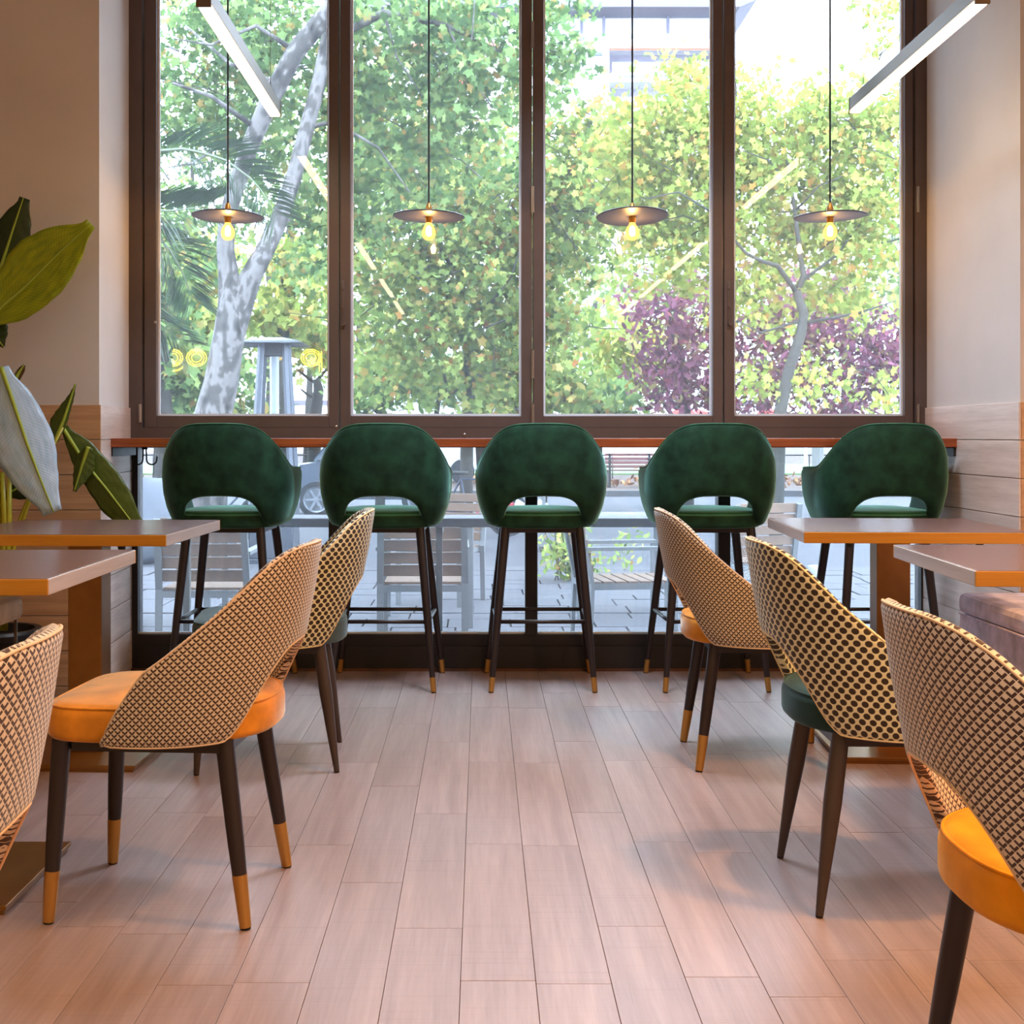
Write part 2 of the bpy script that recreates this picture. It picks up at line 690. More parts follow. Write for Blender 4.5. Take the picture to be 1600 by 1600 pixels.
ro = obj('floor_plank', rest, M_PLANK, floor)
ro['kind'] = 'stuff'

# walls
struct('ceiling', MB().box(RX0 - .2, RX1 + .4, RY0 - .2, 6.02, ZC, ZC + 0.2), M_CEIL)
struct('wall_back', MB().box(RX0 - .2, RX1 + .2, RY0 - .2, RY0, -.3, ZC), M_WALL)
struct('wall_west', MB().box(RX0 - .2, RX0, RY0, 6.0, -.3, ZC), M_WALL)
struct('wall_east', MB().box(RX1, RX1 + .2, RY0, 6.0, -.3, ZC), M_WALL)
# left pier: face at LYF, reveal slightly splayed back to the window jamb
mb = MB()
mb.v = [(RX0, LYF, -.3), (LX, LYF, -.3), (-1.569, RW, -.3), (-1.569, 6.0, -.3), (RX0, 6.0, -.3),
        (RX0, LYF, ZC), (LX, LYF, ZC), (-1.569, RW, ZC), (-1.569, 6.0, ZC), (RX0, 6.0, ZC)]
mb.f = [(0, 1, 6, 5), (1, 2, 7, 6), (2, 3, 8, 7), (3, 4, 9, 8), (4, 0, 5, 9), (0, 4, 3, 2, 1), (5, 6, 7, 8, 9)]
wall_left = struct('wall_left', mb, M_WALL)
mb = MB().box(RXE, RX1, RYF, 6.0, -.3, ZC)
wall_right = struct('wall_right', mb, M_WALL)

# horizontal wood cladding on the lower part of both piers, board by board
CLZ = [0.0] + [1.173 - 0.1412 * k for k in range(8, -1, -1)]
CT = 0.008
for i in range(len(CLZ) - 1):
    z0, z1 = CLZ[i] + .0016, CLZ[i + 1] - .0016
    if z1 - z0 < 0.01:
        continue
    xs = [RX0, -2.95, LX + CT]
    for a, b in zip(xs[:-1], xs[1:]):
        obj('cladding_board', MB().bbox(a + .0008, b, LYF - CT, LYF, z0, z1, .0012), M_CLAD, wall_left)
    # reveal boards follow the splay
    q = MB()
    sx = CT
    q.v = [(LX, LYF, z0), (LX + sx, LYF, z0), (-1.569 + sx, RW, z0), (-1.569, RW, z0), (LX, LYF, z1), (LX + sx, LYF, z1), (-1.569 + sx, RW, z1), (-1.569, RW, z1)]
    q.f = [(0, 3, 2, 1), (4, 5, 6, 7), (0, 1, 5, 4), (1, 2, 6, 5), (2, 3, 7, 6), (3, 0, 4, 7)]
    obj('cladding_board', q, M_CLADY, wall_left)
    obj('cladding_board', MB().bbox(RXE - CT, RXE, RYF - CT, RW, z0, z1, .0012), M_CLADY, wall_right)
    obj('cladding_board', MB().bbox(RXE + .0008, RX1, RYF - CT, RYF, z0, z1, .0012), M_CLAD, wall_right)

# ------------------------------------------------------------------ upper window (four sashes)
S = RW / F


def wx(px):
    return (px - VX) * S


def wz(py):
    return CAM_H - (py - VY) * S


win = struct('window_1', MB()
             .box(-1.569, wx(226), RW - .05, RW + .07, .995, 3.30)
             .box(wx(1425), RXE, RW - .05, RW + .07, .995, 3.30)
             .box(wx(226), wx(1425), RW - .05, RW + .07, .995, wz(668.5))
             .box(wx(226), wx(1425), RW - .05, RW + .07, 3.22, 3.30), M_FRAME)
sashes = [(227.5, 531, 247, 514.5), (532.5, 831, 549, 814), (832.5, 1128, 849, 1112), (1129.5, 1424, 1146, 1410)]
ZT = 3.215
for i, (a, b, ga, gb) in enumerate(sashes):
    zb0, zb1 = wz(669.0), wz(649.5)
    fr = MB()
    Y0, Y1 = RW - .032, RW + .05
    fr.bbox(wx(a), wx(ga), Y0, Y1, zb0, ZT, .004)
    fr.bbox(wx(gb), wx(b), Y0, Y1, zb0, ZT, .004)
    fr.bbox(wx(ga) - .002, wx(gb) + .002, Y0 + .001, Y1, zb0, zb1, .004)
    fr.bbox(wx(ga) - .002, wx(gb) + .002, Y0 + .001, Y1, ZT - .06, ZT, .004)
    s = obj('sash', fr, M_FRAME, win)
    obj('pane', MB().box(wx(ga) - .004, wx(gb) + .004, RW + .016, RW + .0165, zb1 - .004, ZT - .055), M_GLASS, s)
    t = .0085
    bead = MB()
    bead.box(wx(ga), wx(ga) + t, RW - .004, RW + .014, zb1, ZT - .06).box(wx(gb) - t, wx(gb), RW - .004, RW + .014, zb1, ZT - .06)
    bead.box(wx(ga) + t, wx(gb) - t, RW - .004, RW + .014, zb1, zb1 + t)
    obj('glazing_bead', bead, M_SEAL, s)
for px, ys in ((831.5, ((295, 335), (548, 592), (40, 80), (632, 660))), (1428, ((295, 335), (632, 660))), (224, ((632, 660),))):
    for ya, yb in ys:
        h = MB().tube([(wx(px), RW - .054, wz(yb)), (wx(px), RW - .054, wz(ya))], .008, 10)
        smooth_angle(obj('hinge', h, M_STEEL, win))
for px in (537, 1136.5):
    h = MB().bbox(wx(px) - .006, wx(px) + .006, RW - .036, RW - .03, wz(515), wz(440), .003)
    h.tube([(wx(px) + .004, RW - .062, wz(508)), (wx(px) + .004, RW - .03, wz(508))], .008, 10)
    h.tube([(wx(px), RW - .046, wz(480)), (wx(px), RW - .036, wz(480))], .0055, 8)
    h.tube([(wx(px), RW - .046, wz(452)), (wx(px), RW - .036, wz(452))], .0045, 8)
    smooth_angle(obj('espagnolette', h, M_FRAME, win))
for px, py in ((527.5, 666.5), (726, 679), (247, 505)):
    smooth_angle(obj('screw_cap', MB().lathe([(.006, 0), (.006, .003), (.003, .005), (0, .005)], 10, M=Matrix.Translation((wx(px), RW - .05, wz(py))) @ Matrix.Rotation(PI / 2, 4, 'X')), M_STEEL, win))

# ------------------------------------------------------------------ lower glazing under the counter
low = struct('window_2', MB()
             .box(-1.569, wx(217), RW - .02, RW + .07, 0.0, .995)
             .box(wx(1437), RXE, RW - .02, RW + .07, 0.0, .995)
             .box(wx(217), wx(1437), RW - .02, RW + .07, wz(1008), wz(990))
             .box(wx(217), wx(1437), RW - .035, RW + .07, 0.0, wz(1008)), M_FRAME_D)
for px in (524, 830, 1130):
    obj('post', MB().bbox(wx(px - 9.5), wx(px + 9.5), RW - .03, RW + .06, wz(992), .995, .003), M_FRAME_D, low)
bx = [217, 514.5, 533.5, 820.5, 839.5, 1120.5, 1139.5, 1437]
for a, b in zip(bx[0::2], bx[1::2]):
    obj('pane', MB().box(wx(a) - .003, wx(b) + .003, RW + .02, RW + .0205, wz(991.5), .996), M_GLASS, low)
    obj('glazing_bead', MB().box(wx(a), wx(b), RW + .0, RW + .018, wz(990), wz(987.5)), M_SEAL, low)
obj('skirting_lip', MB().box(-1.569, RXE, RW - .045, RW - .03, 0.0, .012), wood_mat('lip_wood', srgb(70, 40, 26), srgb(96, 60, 40), 'X', per_object=0), low)

# ------------------------------------------------------------------ window counter
ctr = obj('window_counter', MB().bbox(-1.546, RXE - .004, 5.44, RW - .055, 1.000, 1.037, .003), M_COUNTER)
tag(ctr, 'long reddish wooden bar counter running under the big window', 'counter')
for sx, nm in ((-1.545, 0), (RXE - .018, 1)):
    obj('support_batten', MB().bbox(sx, sx + .014, 5.45, RW - .06, .962, .999, .002), M_FRAME_D, ctr)


def hook(x, label):
    t = thing('coat_hook', label, 'hook', (x, 5.66, 1.0), 0, None)
    obj('plate', MB().bbox(-.012, .012, -.006, .006, -.012, 0, .002), M_BLACK, t)
    for s in (-1, 1):
        pts = [(s * .006, 0, -.01), (s * .008, 0, -.05)] + [(s * (.030 - .022 * math.cos(a)), 0, -.055 - .022 * math.sin(a)) for a in np.linspace(0, PI, 9)] + [(s * .053, 0, -.042)]
        obj('prong', MB().tube(pts, .0035, 8), M_BLACK, t, smooth=True)


hook(-1.452, 'black double coat hook under the counter beside the left jamb')

# ================================================================== STOOLS
def shell_mesh(name, a, b, fwd, top, bot, thmax, scale, lean, thick, nexp=2.6, nu=76, nv=14, round_end=0.0, bow=None):
    """Curved tub back: plan superellipse round the rear, straight wings to the front; rim heights from tables by angle."""
    def plan(th):
        s = 1 if th >= 0 else -1
        t = abs(th)
        if t <= 90:
            r = math.radians(t)
            return Vector((s * a * math.sin(r) ** (2 / nexp), -b * math.cos(r) ** (2 / nexp) if t < 89.999 else 0.0, 0))
        k = (t - 90) / (thmax - 90)
        return Vector((s * (a - 0.012 * k * k), fwd * k, 0))
    # resample by even arc length
    fine = np.linspace(-thmax, thmax, 900)
    pts = [plan(t) for t in fine]
    L = [0]
    for i in range(1, len(pts)):
        L.append(L[-1] + (pts[i] - pts[i - 1]).length)
    L = np.array(L)
    Ls = np.linspace(0, L[-1], nu)
    ths = np.interp(Ls, L, fine)
    V, UV, Fc = [], [], []
    prof_n = None
    edge_top, edge_bot = [], []
    for i, th in enumerate(ths):
        p = plan(th)
        q0, q1 = plan(max(-thmax, th - .8)), plan(min(thmax, th + .8))
        t = (q1 - q0).normalized()
        n = Vector((t.y, -t.x, 0))
        if n.dot(p - Vector((0, .05, 0))) < 0:
            n = -n
        zt, zb = sinterp(abs(th), top), sinterp(abs(th), bot)
        tk = thick
        e = min(Ls[i], L[-1] - Ls[i])
        if round_end and e < round_end:
            k = math.sqrt(max(0.0, 1 - (1 - e / round_end) ** 2))
            mid = (zt + zb) / 2
            shrink = round_end * (1 - k)
            if zt - zb > 2.2 * shrink:
                zt -= shrink
                zb += shrink
            tk = thick * (0.45 + 0.55 * k)
        rr = tk / 2
        prof = []
        hz = max(zt - zb, 2 * rr + 1e-3)
        zt = zb + hz
        for k in range(nv):
            prof.append((rr, zb + rr + (hz - 2 * rr) * k / (nv - 1)))
        for an in (PI / 4, PI / 2, 3 * PI / 4):
            prof.append((rr * math.cos(an), zt - rr + rr * math.sin(an)))
        for k in range(nv):
            prof.append((-rr, zt - rr - (hz - 2 * rr) * k / (nv - 1)))
        for an in (-3 * PI / 4, -PI / 2, -PI / 4):
            prof.append((rr * math.cos(an), zb + rr + rr * math.sin(an)))
        prof_n = len(prof)
        w = max(0.0, math.cos(math.radians(min(abs(th), 90)))) ** 0.8
        for o, z in prof:
            sc = scale(z)
            pos = Vector((p.x * sc, p.y * (0.5 + 0.5 * sc), z)) + n * o
            pos.y -= lean(z) * (0.25 + 0.75 * w)
            V.append(tuple(pos))
            UV.append((Ls[i], z))
        j0 = i * prof_n
        edge_top.append(Vector(V[j0 + nv]) )
        edge_bot.append(Vector(V[j0 + prof_n - 1]))
    for i in range(nu - 1):
        for k in range(prof_n):
            k2 = (k + 1) % prof_n
            Fc.append((i * prof_n + k, (i + 1) * prof_n + k, (i + 1) * prof_n + k2, i * prof_n + k2))
    Fc.append(tuple(range(prof_n)))
    Fc.append(tuple((nu - 1) * prof_n + k for k in reversed(range(prof_n))))
    me = bpy.data.meshes.new(name)
    me.from_pydata(V, [], Fc)
    uvl = me.uv_layers.new(name='UVMap')
    idx = np.empty(len(me.loops), dtype=np.int32)
    me.loops.foreach_get('vertex_index', idx)
    uvl.data.foreach_set('uv', np.array(UV, dtype=np.float32)[idx].ravel())
    me.polygons.foreach_set('use_smooth', [True] * len(me.polygons))
    me.update()
    bm = bmesh.new()
    bm.from_mesh(me)
    bmesh.ops.recalc_face_normals(bm, faces=bm.faces[:])
    bm.to_mesh(me)
    bm.free()
    return me, edge_top, edge_bot


def cushion(hw, y0, y1, z0, z1, r, n_front=5.0, n_rear=2.6, crown=0.012, m=64):
    """seat cushion: rounded plan (squarer at the front), rounded edges, slightly crowned top"""
    yc, hl = (y0 + y1) / 2, (y1 - y0) / 2

    def ring(ins, z, cr=0.0):
        out = []
        for k in range(m):
            an = 2 * PI * k / m
            n = n_front if math.sin(an) > 0 else n_rear
            c, s = math.cos(an), math.sin(an)
            f = (abs(c) ** n + abs(s) ** n) ** (-1 / n)
            out.append((max(hw - ins, .001) * c * f, yc + max(hl - ins, .001) * s * f, z + cr))
        return out
    mb = MB()
    rings = []
    rb = r * .6
    for an in np.linspace(-PI / 2, 0, 4):
        rings.append(ring(rb - rb * math.cos(an), z0 + rb + rb * math.sin(an)))
    for an in np.linspace(0, PI / 2, 6):
        rings.append(ring(r - r * math.cos(an), z1 - r + r * math.sin(an)))
    for k in (0.3, 0.6, 0.85):
        rings.append(ring(r + (min(hw, hl) - r) * k, z1, crown * (1 - (1 - k) ** 2)))
    for rg in rings:
        mb.v += rg
    for i in range(len(rings) - 1):
        for k in range(m):
            k2 = (k + 1) % m
            mb.f.append((i * m + k, i * m + k2, (i + 1) * m + k2, (i + 1) * m + k))
    mb.f.append(tuple(reversed(range(m))))
    mb.v.append((0, yc, z1 + crown))
    c = len(mb.v) - 1
    b = (len(rings) - 1) * m
    for k in range(m):
        mb.f.append((b + k, b + (k + 1) % m, c))
    pipe = ring(r * .25, z1 - r * .28)
    return mb, [Vector(p) for p in pipe]


def pipe_ring(pts, rad, closed=True, n=6):
    mb = MB()
    mb.tube(list(pts) + ([pts[0]] if closed else []), rad, n, cap=not closed)
    return mb


def leg(parent, top, foot, r0, r1, r2, ferrule, mat, mid=0.5, rm=None):
    """tapered round leg, dark with a metal ferrule at the foot"""
    top, foot = Vector(top), Vector(foot)
    pts, rad = [], []
    L = top.z - foot.z
    zf = foot.z + ferrule
    prof = [(0, r0), (mid, rm or (r0 + r1) / 2), (1, r2)]
    n = 8
    z_end = zf if ferrule else foot.z + .004
    for k in range(n + 1):
        z = top.z + (z_end - top.z) * k / n
        f = (top.z - z) / L
        pts.append(top.lerp(foot, f))
        rad.append(interp(f, prof))
    o = obj('leg', MB().tube(pts, rad, 16), mat, parent)
    smooth_angle(o)
    if ferrule:
        f0 = (top.z - zf) / L
        ra = interp(f0, prof) + .0008
        q = MB().tube([top.lerp(foot, f0), top.lerp(foot, 1 - .004 / L)], [ra, r2 + .0006], 16)
        smooth_angle(obj('ferrule', q, M_BRASS, o))
    q = MB().tube([top.lerp(foot, 1 - .0042 / L), foot], [r2 * .95, r2 * .9], 16)
    smooth_angle(obj('foot_pad', q, M_RUBBER, o))
    return o


def make_stool(label):
    t = thing('bar_stool', label, 'stool', (0, 0, 0), 0, 'green velvet stools along the window counter')
    top = [(0, 1.100), (18, 1.098), (30, 1.090), (40, 1.073), (50, 1.042), (60, 1.000), (70, .955), (80, .926), (90, .918), (130, .915)]
    bot = [(0, .802), (10, .799), (20, .786), (29, .760), (36, .728), (42, .700), (49, .682), (58, .674), (75, .672), (130, .676)]
    sc = lambda z: interp(z, [(.66, .80), (.70, .86), (.75, .935), (.81, .985), (.88, 1.0), (.95, .98), (1.01, .935), (1.06, .87), (1.10, .80)])
    ln = lambda z: interp(z, [(.66, -.02), (.80, 0.0), (1.10, .045)])
    me, et, eb = shell_mesh('backrest', .258, .255, .20, top, bot, 130, sc, ln, .040, nexp=2.75, round_end=.05)
    sh = obj('backrest', me, M_GREEN, t)
    n = len(et)
    obj('piping', pipe_ring([p + Vector((0, 0, .001)) for p in et[2:n - 2]], .0035, closed=False), velvet('green_piping_highlight', srgb(40, 92, 70), (0.5, 0.9, 0.75, 1), 1.0), sh, smooth=True)  # lighter tube along the back rim, a painted rim highlight
    c, pr = cushion(.215, -.225, .235, .668, .738, .026, n_front=4, n_rear=2.8)
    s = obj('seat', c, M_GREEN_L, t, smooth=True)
    s.data.materials.append(M_GREEN)          # sides in shell green; the paler top paints in window daylight
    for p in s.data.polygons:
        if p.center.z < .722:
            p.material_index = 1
    obj('piping', pipe_ring(pr, .004), MATS['green_piping_highlight'], s, smooth=True)
    obj('seat_frame', MB().bbox(-.165, .165, -.17, .17, .648, .669, .003), M_LEG, t)
    fx, fy = .212, .224
    feet = {}
    for sx in (-1, 1):
        for sy in (-1, 1):
            tp = (sx * .152, sy * .155, .668)
            ft = (sx * (fx if sy < 0 else fx + .016), sy * fy, 0)
            feet[sx, sy] = (Vector(tp), Vector(ft))
            leg(t, tp, ft, .0195, .015, .0105, .062, M_LEG)
    zf = .285
    at = lambda k: feet[k][0].lerp(feet[k][1], (.668 - zf) / .668)
    ks = [(-1, -1), (1, -1), (1, 1), (-1, 1)]
    for i in range(4):
        obj('footrest_bar', MB().tube([at(ks[i]), at(ks[(i + 1) % 4])], .0085, 10), M_LEG, t, smooth=True)
    return t


stool_spots = [(-1.058, 'green velvet bar stool nearest the palm and leafy plant, leftmost at the counter'),
               (-.402, 'green velvet bar stool second from the left along the window counter'),
               (.252, 'green velvet bar stool in the middle of the row, before the central post'),
               (.958, 'green velvet bar stool second from the right along the window counter'),
               (1.672, 'green velvet bar stool nearest the right wall, rising behind a table top')]
stool0 = make_stool(stool_spots[0][1])
stool0.location = (stool_spots[0][0], 5.575, 0)
stool0.rotation_euler.z = math.radians(-2)
for (x, lb), rz in zip(stool_spots[1:], (-1, 0, 1, 1.5)):
    dup(stool0, (x, 5.575, 0), math.radians(rz), lb)

# ================================================================== DINING CHAIRS
def make_chair(fabric, fabric_word, seat_mat, leg_mat, ferrule, label, cat='chair'):
    t = thing('dining_chair', label, cat, (0, 0, 0), 0, 'patterned tub chairs at the tables')
    top = [(0, .812), (16, .810), (28, .800), (40, .775), (52, .728), (62, .680), (72, .636), (82, .592), (90, .555), (97, .515), (104, .472), (110, .430), (114, .405)]
    bot = [(0, .586), (12, .581), (20, .564), (27, .534), (34, .488), (40, .440), (45, .408), (51, .392), (114, .388)]
    sc = lambda z: interp(z, [(.38, .955), (.45, .985), (.55, 1.0), (.70, .985), (.82, .93)])
    ln = lambda z: interp(z, [(.38, -.035), (.48, -.012), (.58, .010), (.82, .062)])
    me, et, eb = shell_mesh('backrest',   .252, .262, .092, top, bot, 114, sc, ln, .026, nexp=2.3, round_end=.025)
    sh = obj('backrest', me, fabric, t)
    edge = pm('trim_beige', srgb(214, 184, 150), .8) if fabric.name.startswith('lat') else pm('trim_straw', srgb(224, 200, 150), .8)
    n = len(et)
    obj('rim_piping', pipe_ring([p for p in et[1:n - 1]], .0024, closed=False), edge, sh, smooth=True)
    obj('rim_piping', pipe_ring([p for p in eb[1:n - 1]], .0024, closed=False), edge, sh, smooth=True)
    c, pr = cushion(.226, -.236, .250, .392, .474, .028, n_front=5.5, n_rear=2.5, crown=.014)
    s = obj('seat', c, seat_mat, t, smooth=True)
    obj('piping', pipe_ring(pr, .0032), seat_mat, s, smooth=True)
    fr = MB()
    fr.box(-.17, .17, .165, .19, .368, .393).box(-.17, .17, -.165, -.14, .368, .393)
    fr.box(-.185, -.16, -.15, .18, .368, .393).box(.16, .185, -.15, .18, .368, .393)
    obj('seat_frame', fr, M_LEG, t)
    for sx in (-1, 1):
        if ferrule:
            leg(t, (sx * .178, .205, .392), (sx * .198, .226, 0), .0205, .0165, .0122, .112, leg_mat)
            leg(t, (sx * .165, -.150, .392), (sx * .202, -.206, 0), .0205, .0165, .0122, .112, leg_mat)
        else:
            leg(t, (sx * .178, .205, .392), (sx * .198, .226, 0), .0195, .016, .0085, 0, leg_mat, .38, .0205)
            leg(t, (sx * .165, -.150, .392), (sx * .202, -.206, 0), .0195, .016, .0085, 0, leg_mat, .38, .0205)
    return t


LAT, DOT = lattice_fabric(), dotted_fabric()
R90 = math.radians(90)
# facing -X (towards the left tables) is +90 deg, facing +X is -90 deg
ch1 = make_chair(LAT, 'lattice', M_ORANGE, M_LEG, True, 'brown and beige lattice tub chair, orange seat and brass tips, beside the nearer left table')
ch1.location = (-.692, 3.005, 0)
ch1.rotation_euler.z = R90 + math.radians(-4)
ch2 = make_chair(DOT, 'dotted', M_BLUEGREY, M_LEG_B, False, 'dotted tub chair with a blue grey seat, half behind the orange-seated lattice chair')
ch2.location = (-.672, 4.268, 0)
ch2.rotation_euler.z = R90 + math.radians(5)
ch3 = dup(ch1, (.892, 4.29, 0), -R90 + math.radians(-2), 'small lattice tub chair with orange seat and brass tips at the farther right table')
ch4 = make_chair(DOT, 'dotted', M_TEAL, M_LEG_B, False, 'dotted tub chair with a dark teal seat and plain brown legs, right of the aisle')
ch4.location = (.945, 3.055, 0)
ch4.rotation_euler.z = -R90 + math.radians(-1)
ch5 = make_chair(LAT, 'lattice', M_YELLOW, M_LEG, True, 'large lattice tub chair with mustard yellow seat, nearest the camera on the right')
ch5.location = (.905, 1.862, 0)
ch5.rotation_euler.z = -R90 + math.radians(.5)
ch6 = dup(ch1, (-.842, 1.575, 0), R90 + math.radians(4), 'lattice tub chair cut off by the left edge of the picture, only its back showing')

# ================================================================== TABLES
def make_table(label, loc, rotz):
    t = thing('cafe_table', label, 'table', loc, rotz, 'square pedestal tables')
    h = .35
    obj('table_top', MB().bbox(-h + .002, h - .002, -h + .002, h - .002, .716, .750, .002), M_TOP, t)
    for s0, s1 in ((-h, -h + .006), (h - .006, h)):
        obj('edge_band', MB().bbox(-h, h, s0, s1, .7145, .7485, .0015), M_EDGE, t)
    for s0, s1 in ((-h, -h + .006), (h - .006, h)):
        obj('edge_band', MB().bbox(s0, s1, -h + .006, h - .006, .7145, .7485, .0015), M_EDGE_S, t)['label'] = 'side edge of the top, painted paler grey for the window light'
    obj('mounting_plate', MB().bbox(-.16, .16, -.16, .16, .708, .716, .002), M_BLACK, t)
    obj('post', MB().bbox(-.055, .055, -.05, .05, .022, .708, .003), M_BRONZE, t)
    obj('base_plate', MB().bbox(-.218, .218, -.228, .228, .011, .022, .0015).box(-.212, .212, -.222, .222, 0.0, .011), M_BRONZE, t)
    obj('collar', MB().bbox(-.063, .063, -.058, .058, .022, .032, .002), M_BRONZE, t)
    for sx in (-1, 1):
        obj('screw_boss', MB().lathe([(.011, .700), (.013, .7145)], 12, (sx * .2, -.30, 0)), M_BLACK, t)
    return t


tb = make_table('square wooden table before the leafy plant, farther of the two left tables', (-1.288, 4.315, 0), math.radians(-2))
dup(tb, (-1.256, 3.092, 0), math.radians(0), 'square wooden table nearer the camera on the left, beside the orange seat')
dup(tb, (1.372, 4.405, 0), math.radians(-3.2), 'square wooden table in front of the rightmost stool, farther of the right tables')
dup(tb, (1.462, 3.235, 0), math.radians(-3.0), 'square wooden table over the violet bench, nearer of the right tables')

# ------------------------------------------------------------------ banquette on the right, cream bench on the left
t = thing('banquette', 'grey violet velvet bench along the right wall behind the tables', 'bench', (1.66, 0, 0))
LN = 4.58
obj('seat_cushion', MB().bbox(0, .60, .9, LN, .432, .502, .022), M_GREY_V, t)
obj('front_panel', MB().bbox(.004, .58, .905, LN - .006, .285, .431, .012), M_GREY_V, t)
obj('piping', MB().tube([(0.0, .95, .4325), (0.0, LN - .02, .4325)], .004, 6), M_GREY_V, t)
obj('base', MB().box(.20, .56, 1.0, LN - .09, 0, .285), M_BLACK, t)
for y in (LN - .62, LN - 1.9, LN - 3.1):
    obj('foot_block', MB().bbox(.03, .5, y, y + .32, 0.0, .285, .004), M_GREY_V, t)
t = thing('upholstered_bench', 'cream bench end with a thin metal leg at the left edge of the picture', 'bench', (-1.545, 4.02, 0))
obj('seat_cushion', MB().bbox(-.62, 0, -.45, .42, .43, .508, .022), M_CREAM, t, smooth=False)
for x in (-.02, -.6):
    for y in (-.42, .39):
        obj('leg', MB().tube([(x, y, .43), (x, y, 0)], .006, 8), M_STEEL, t, smooth=True)

# ================================================================== LAMPS
def pendant(px, disc_tilt, label):
    x = (px - VX) * 5.625 / F
    t = thing('pendant_lamp', label, 'lamp', (x, 5.625, 0), 0, 'disc pendants over the counter')
    obj('cord', MB().tube([(0, 0, 2.045), (0, 0, ZC - .02)], .0042, 8), M_BLACK, t)
    obj('ceiling_rose', MB().lathe([(.045, ZC - .022), (.05, ZC)], 20), M_BLACK, t)
    Mx = Matrix.Translation((0, 0, 1.988)) @ Matrix.Rotation(math.radians(disc_tilt[0]), 4, 'X') @ Matrix.Rotation(math.radians(disc_tilt[1]), 4, 'Y')
    smooth_angle(obj('disc_shade', MB().lathe([(.012, .003), (.150, .003), (.154, 0), (.150, -.003), (.012, -.003)], 48, M=Mx), M_DISC, t))
    smooth_angle(obj('socket', MB().lathe([(.006, 2.046), (.012, 2.035), (.015, 2.02), (.0155, 1.965), (.013, 1.960)], 18), M_BRASS, t))
    prof = [(.011, 1.962), (.014, 1.955), (.024, 1.940), (.0295, 1.924), (.030, 1.912), (.0255, 1.897), (.015, 1.887), (.0, 1.884)]
    bo = smooth_angle(obj('bulb', MB().lathe(prof, 20), M_BULB, t), 80)
    smooth_angle(obj('filament', MB().lathe([(.003, 1.948), (.010, 1.938), (.0125, 1.922), (.010, 1.908), (.0, 1.902)], 14), M_FIL, bo), 80)
    return t


pendant(356, (-2, 1), 'thin disc pendant lamp against the big forked trunk, leftmost of the four')
pendant(670, (-1, 1.5), 'thin disc pendant lamp in the second window pane from the left')
pendant(988, (-6, -1), 'thin disc pendant lamp below the white building, third pane')
pendant(1297, (0, -1.5), 'thin disc pendant lamp above the dark fork, in the rightmost pane')


def linear_lamp(x, y0, y1, z, label):
    t = thing('linear_lamp', label, 'lamp', (x, y0, z), 0, 'linear lamps hung from the ceiling')
    L = y1 - y0
    obj('housing', MB().bbox(-.022, .022, 0, L, .0, .052, .002), M_ALU, t)
    obj('end_cap', MB().bbox(-.024, .024, -.012, .0, -.014, .054, .002), M_ALU, t)
    obj('end_cap', MB().bbox(-.024, .024, L, L + .006, -.014, .054, .002), M_ALU, t)
    obj('diffuser', MB().bbox(-.020, .020, .001, L - .001, -.013, .0, .004), M_LED, t)
    for y in (.12, L - .12):
        obj('suspension_wire', MB().tube([(0, y, .052), (0, y, ZC - z)], .0014, 5), M_STEEL, t)


linear_lamp(-.866, 4.10, 5.51, 2.40, 'glowing linear lamp hanging before the left window pane')
linear_lamp(1.552, 4.07, 5.45, 2.40, 'glowing linear lamp hanging beside the right wall')
for i, (a, b) in enumerate(((1.18, 2.69), (-.95, .56), (-2.75, -1.25))):
    nm = ('second', 'third', 'fourth')[i]
    linear_lamp(-.866, a, b, 2.40, f'linear lamp on the left, {nm} from the window and mirrored in its glass')
    linear_lamp(1.552, a, b, 2.40, f'linear lamp on the right, {nm} from the window and mirrored in its glass')


def downlight(x, y, w, label):
    t = thing('ceiling_downlight', label, 'lamp', (x, y, ZC), 0, 'recessed ceiling downlights')
    obj('trim_ring', MB().lathe([(.075, 0), (.075, -.008), (.055, -.008), (.052, -.002)], 24), M_BLACK, t)
    ld = bpy.data.lights.new('downlight_lamp', 'AREA')
    ld.shape = 'DISK'
    ld.size = .22
    ld.energy = w
    ld.color = WARM
    ld.spread = math.radians(125)
    lo = bpy.data.objects.new('downlight_lamp', ld)
    COL.objects.link(lo)
    lo.parent = t
    lo.location = (0, 0, -.015)


NTH = ('one', 'two', 'three', 'four', 'five')
for i, y in enumerate((-2.8, -1.2, .3, 1.6)):
    downlight(-1.7, y, DOWNLIGHT_W * .4, f'recessed warm ceiling spot above the left tables, row {NTH[i]} from the back')
for i, y in enumerate((-2.8, -1.2, .3, 1.6, 2.5)):
    downlight(1.75 if i < 4 else 1.45, y, DOWNLIGHT_W * (1.1 if i < 4 else 1.9), f'recessed warm ceiling spot above the right tables, row {NTH[i]} from the back')

for i, y in enumerate((-2.4, .2, 4.45)):  # unseen cool panels, added to fill the room with light
    t = thing('fill_panel', f'added square cool fill panel on the unseen ceiling over the aisle, {("farthest behind the camera", "right above the camera", "nearest the window")[i]}', 'lamp', (.3, y, ZC), 0, 'added cool fill panels')
    obj('fill_panel_frame', MB().box(-.31, .31, -.31, .31, -.02, 0), M_ALU, t)
    ld = bpy.data.lights.new('fill_panel_lamp', 'AREA')
    ld.shape = 'SQUARE'
    ld.size = .58
    ld.energy = FILL_PANEL_W * (2.3 if i == 2 else 1.0)
    ld.color = FILL_PANEL_COL
    ld.spread = math.radians(115)  # limited spread keeps the added panels out of the glass reflections
    lo = bpy.data.objects.new('fill_panel_lamp', ld)
    COL.objects.link(lo)
    lo.parent = t
    lo.location = (0, 0, -.024)

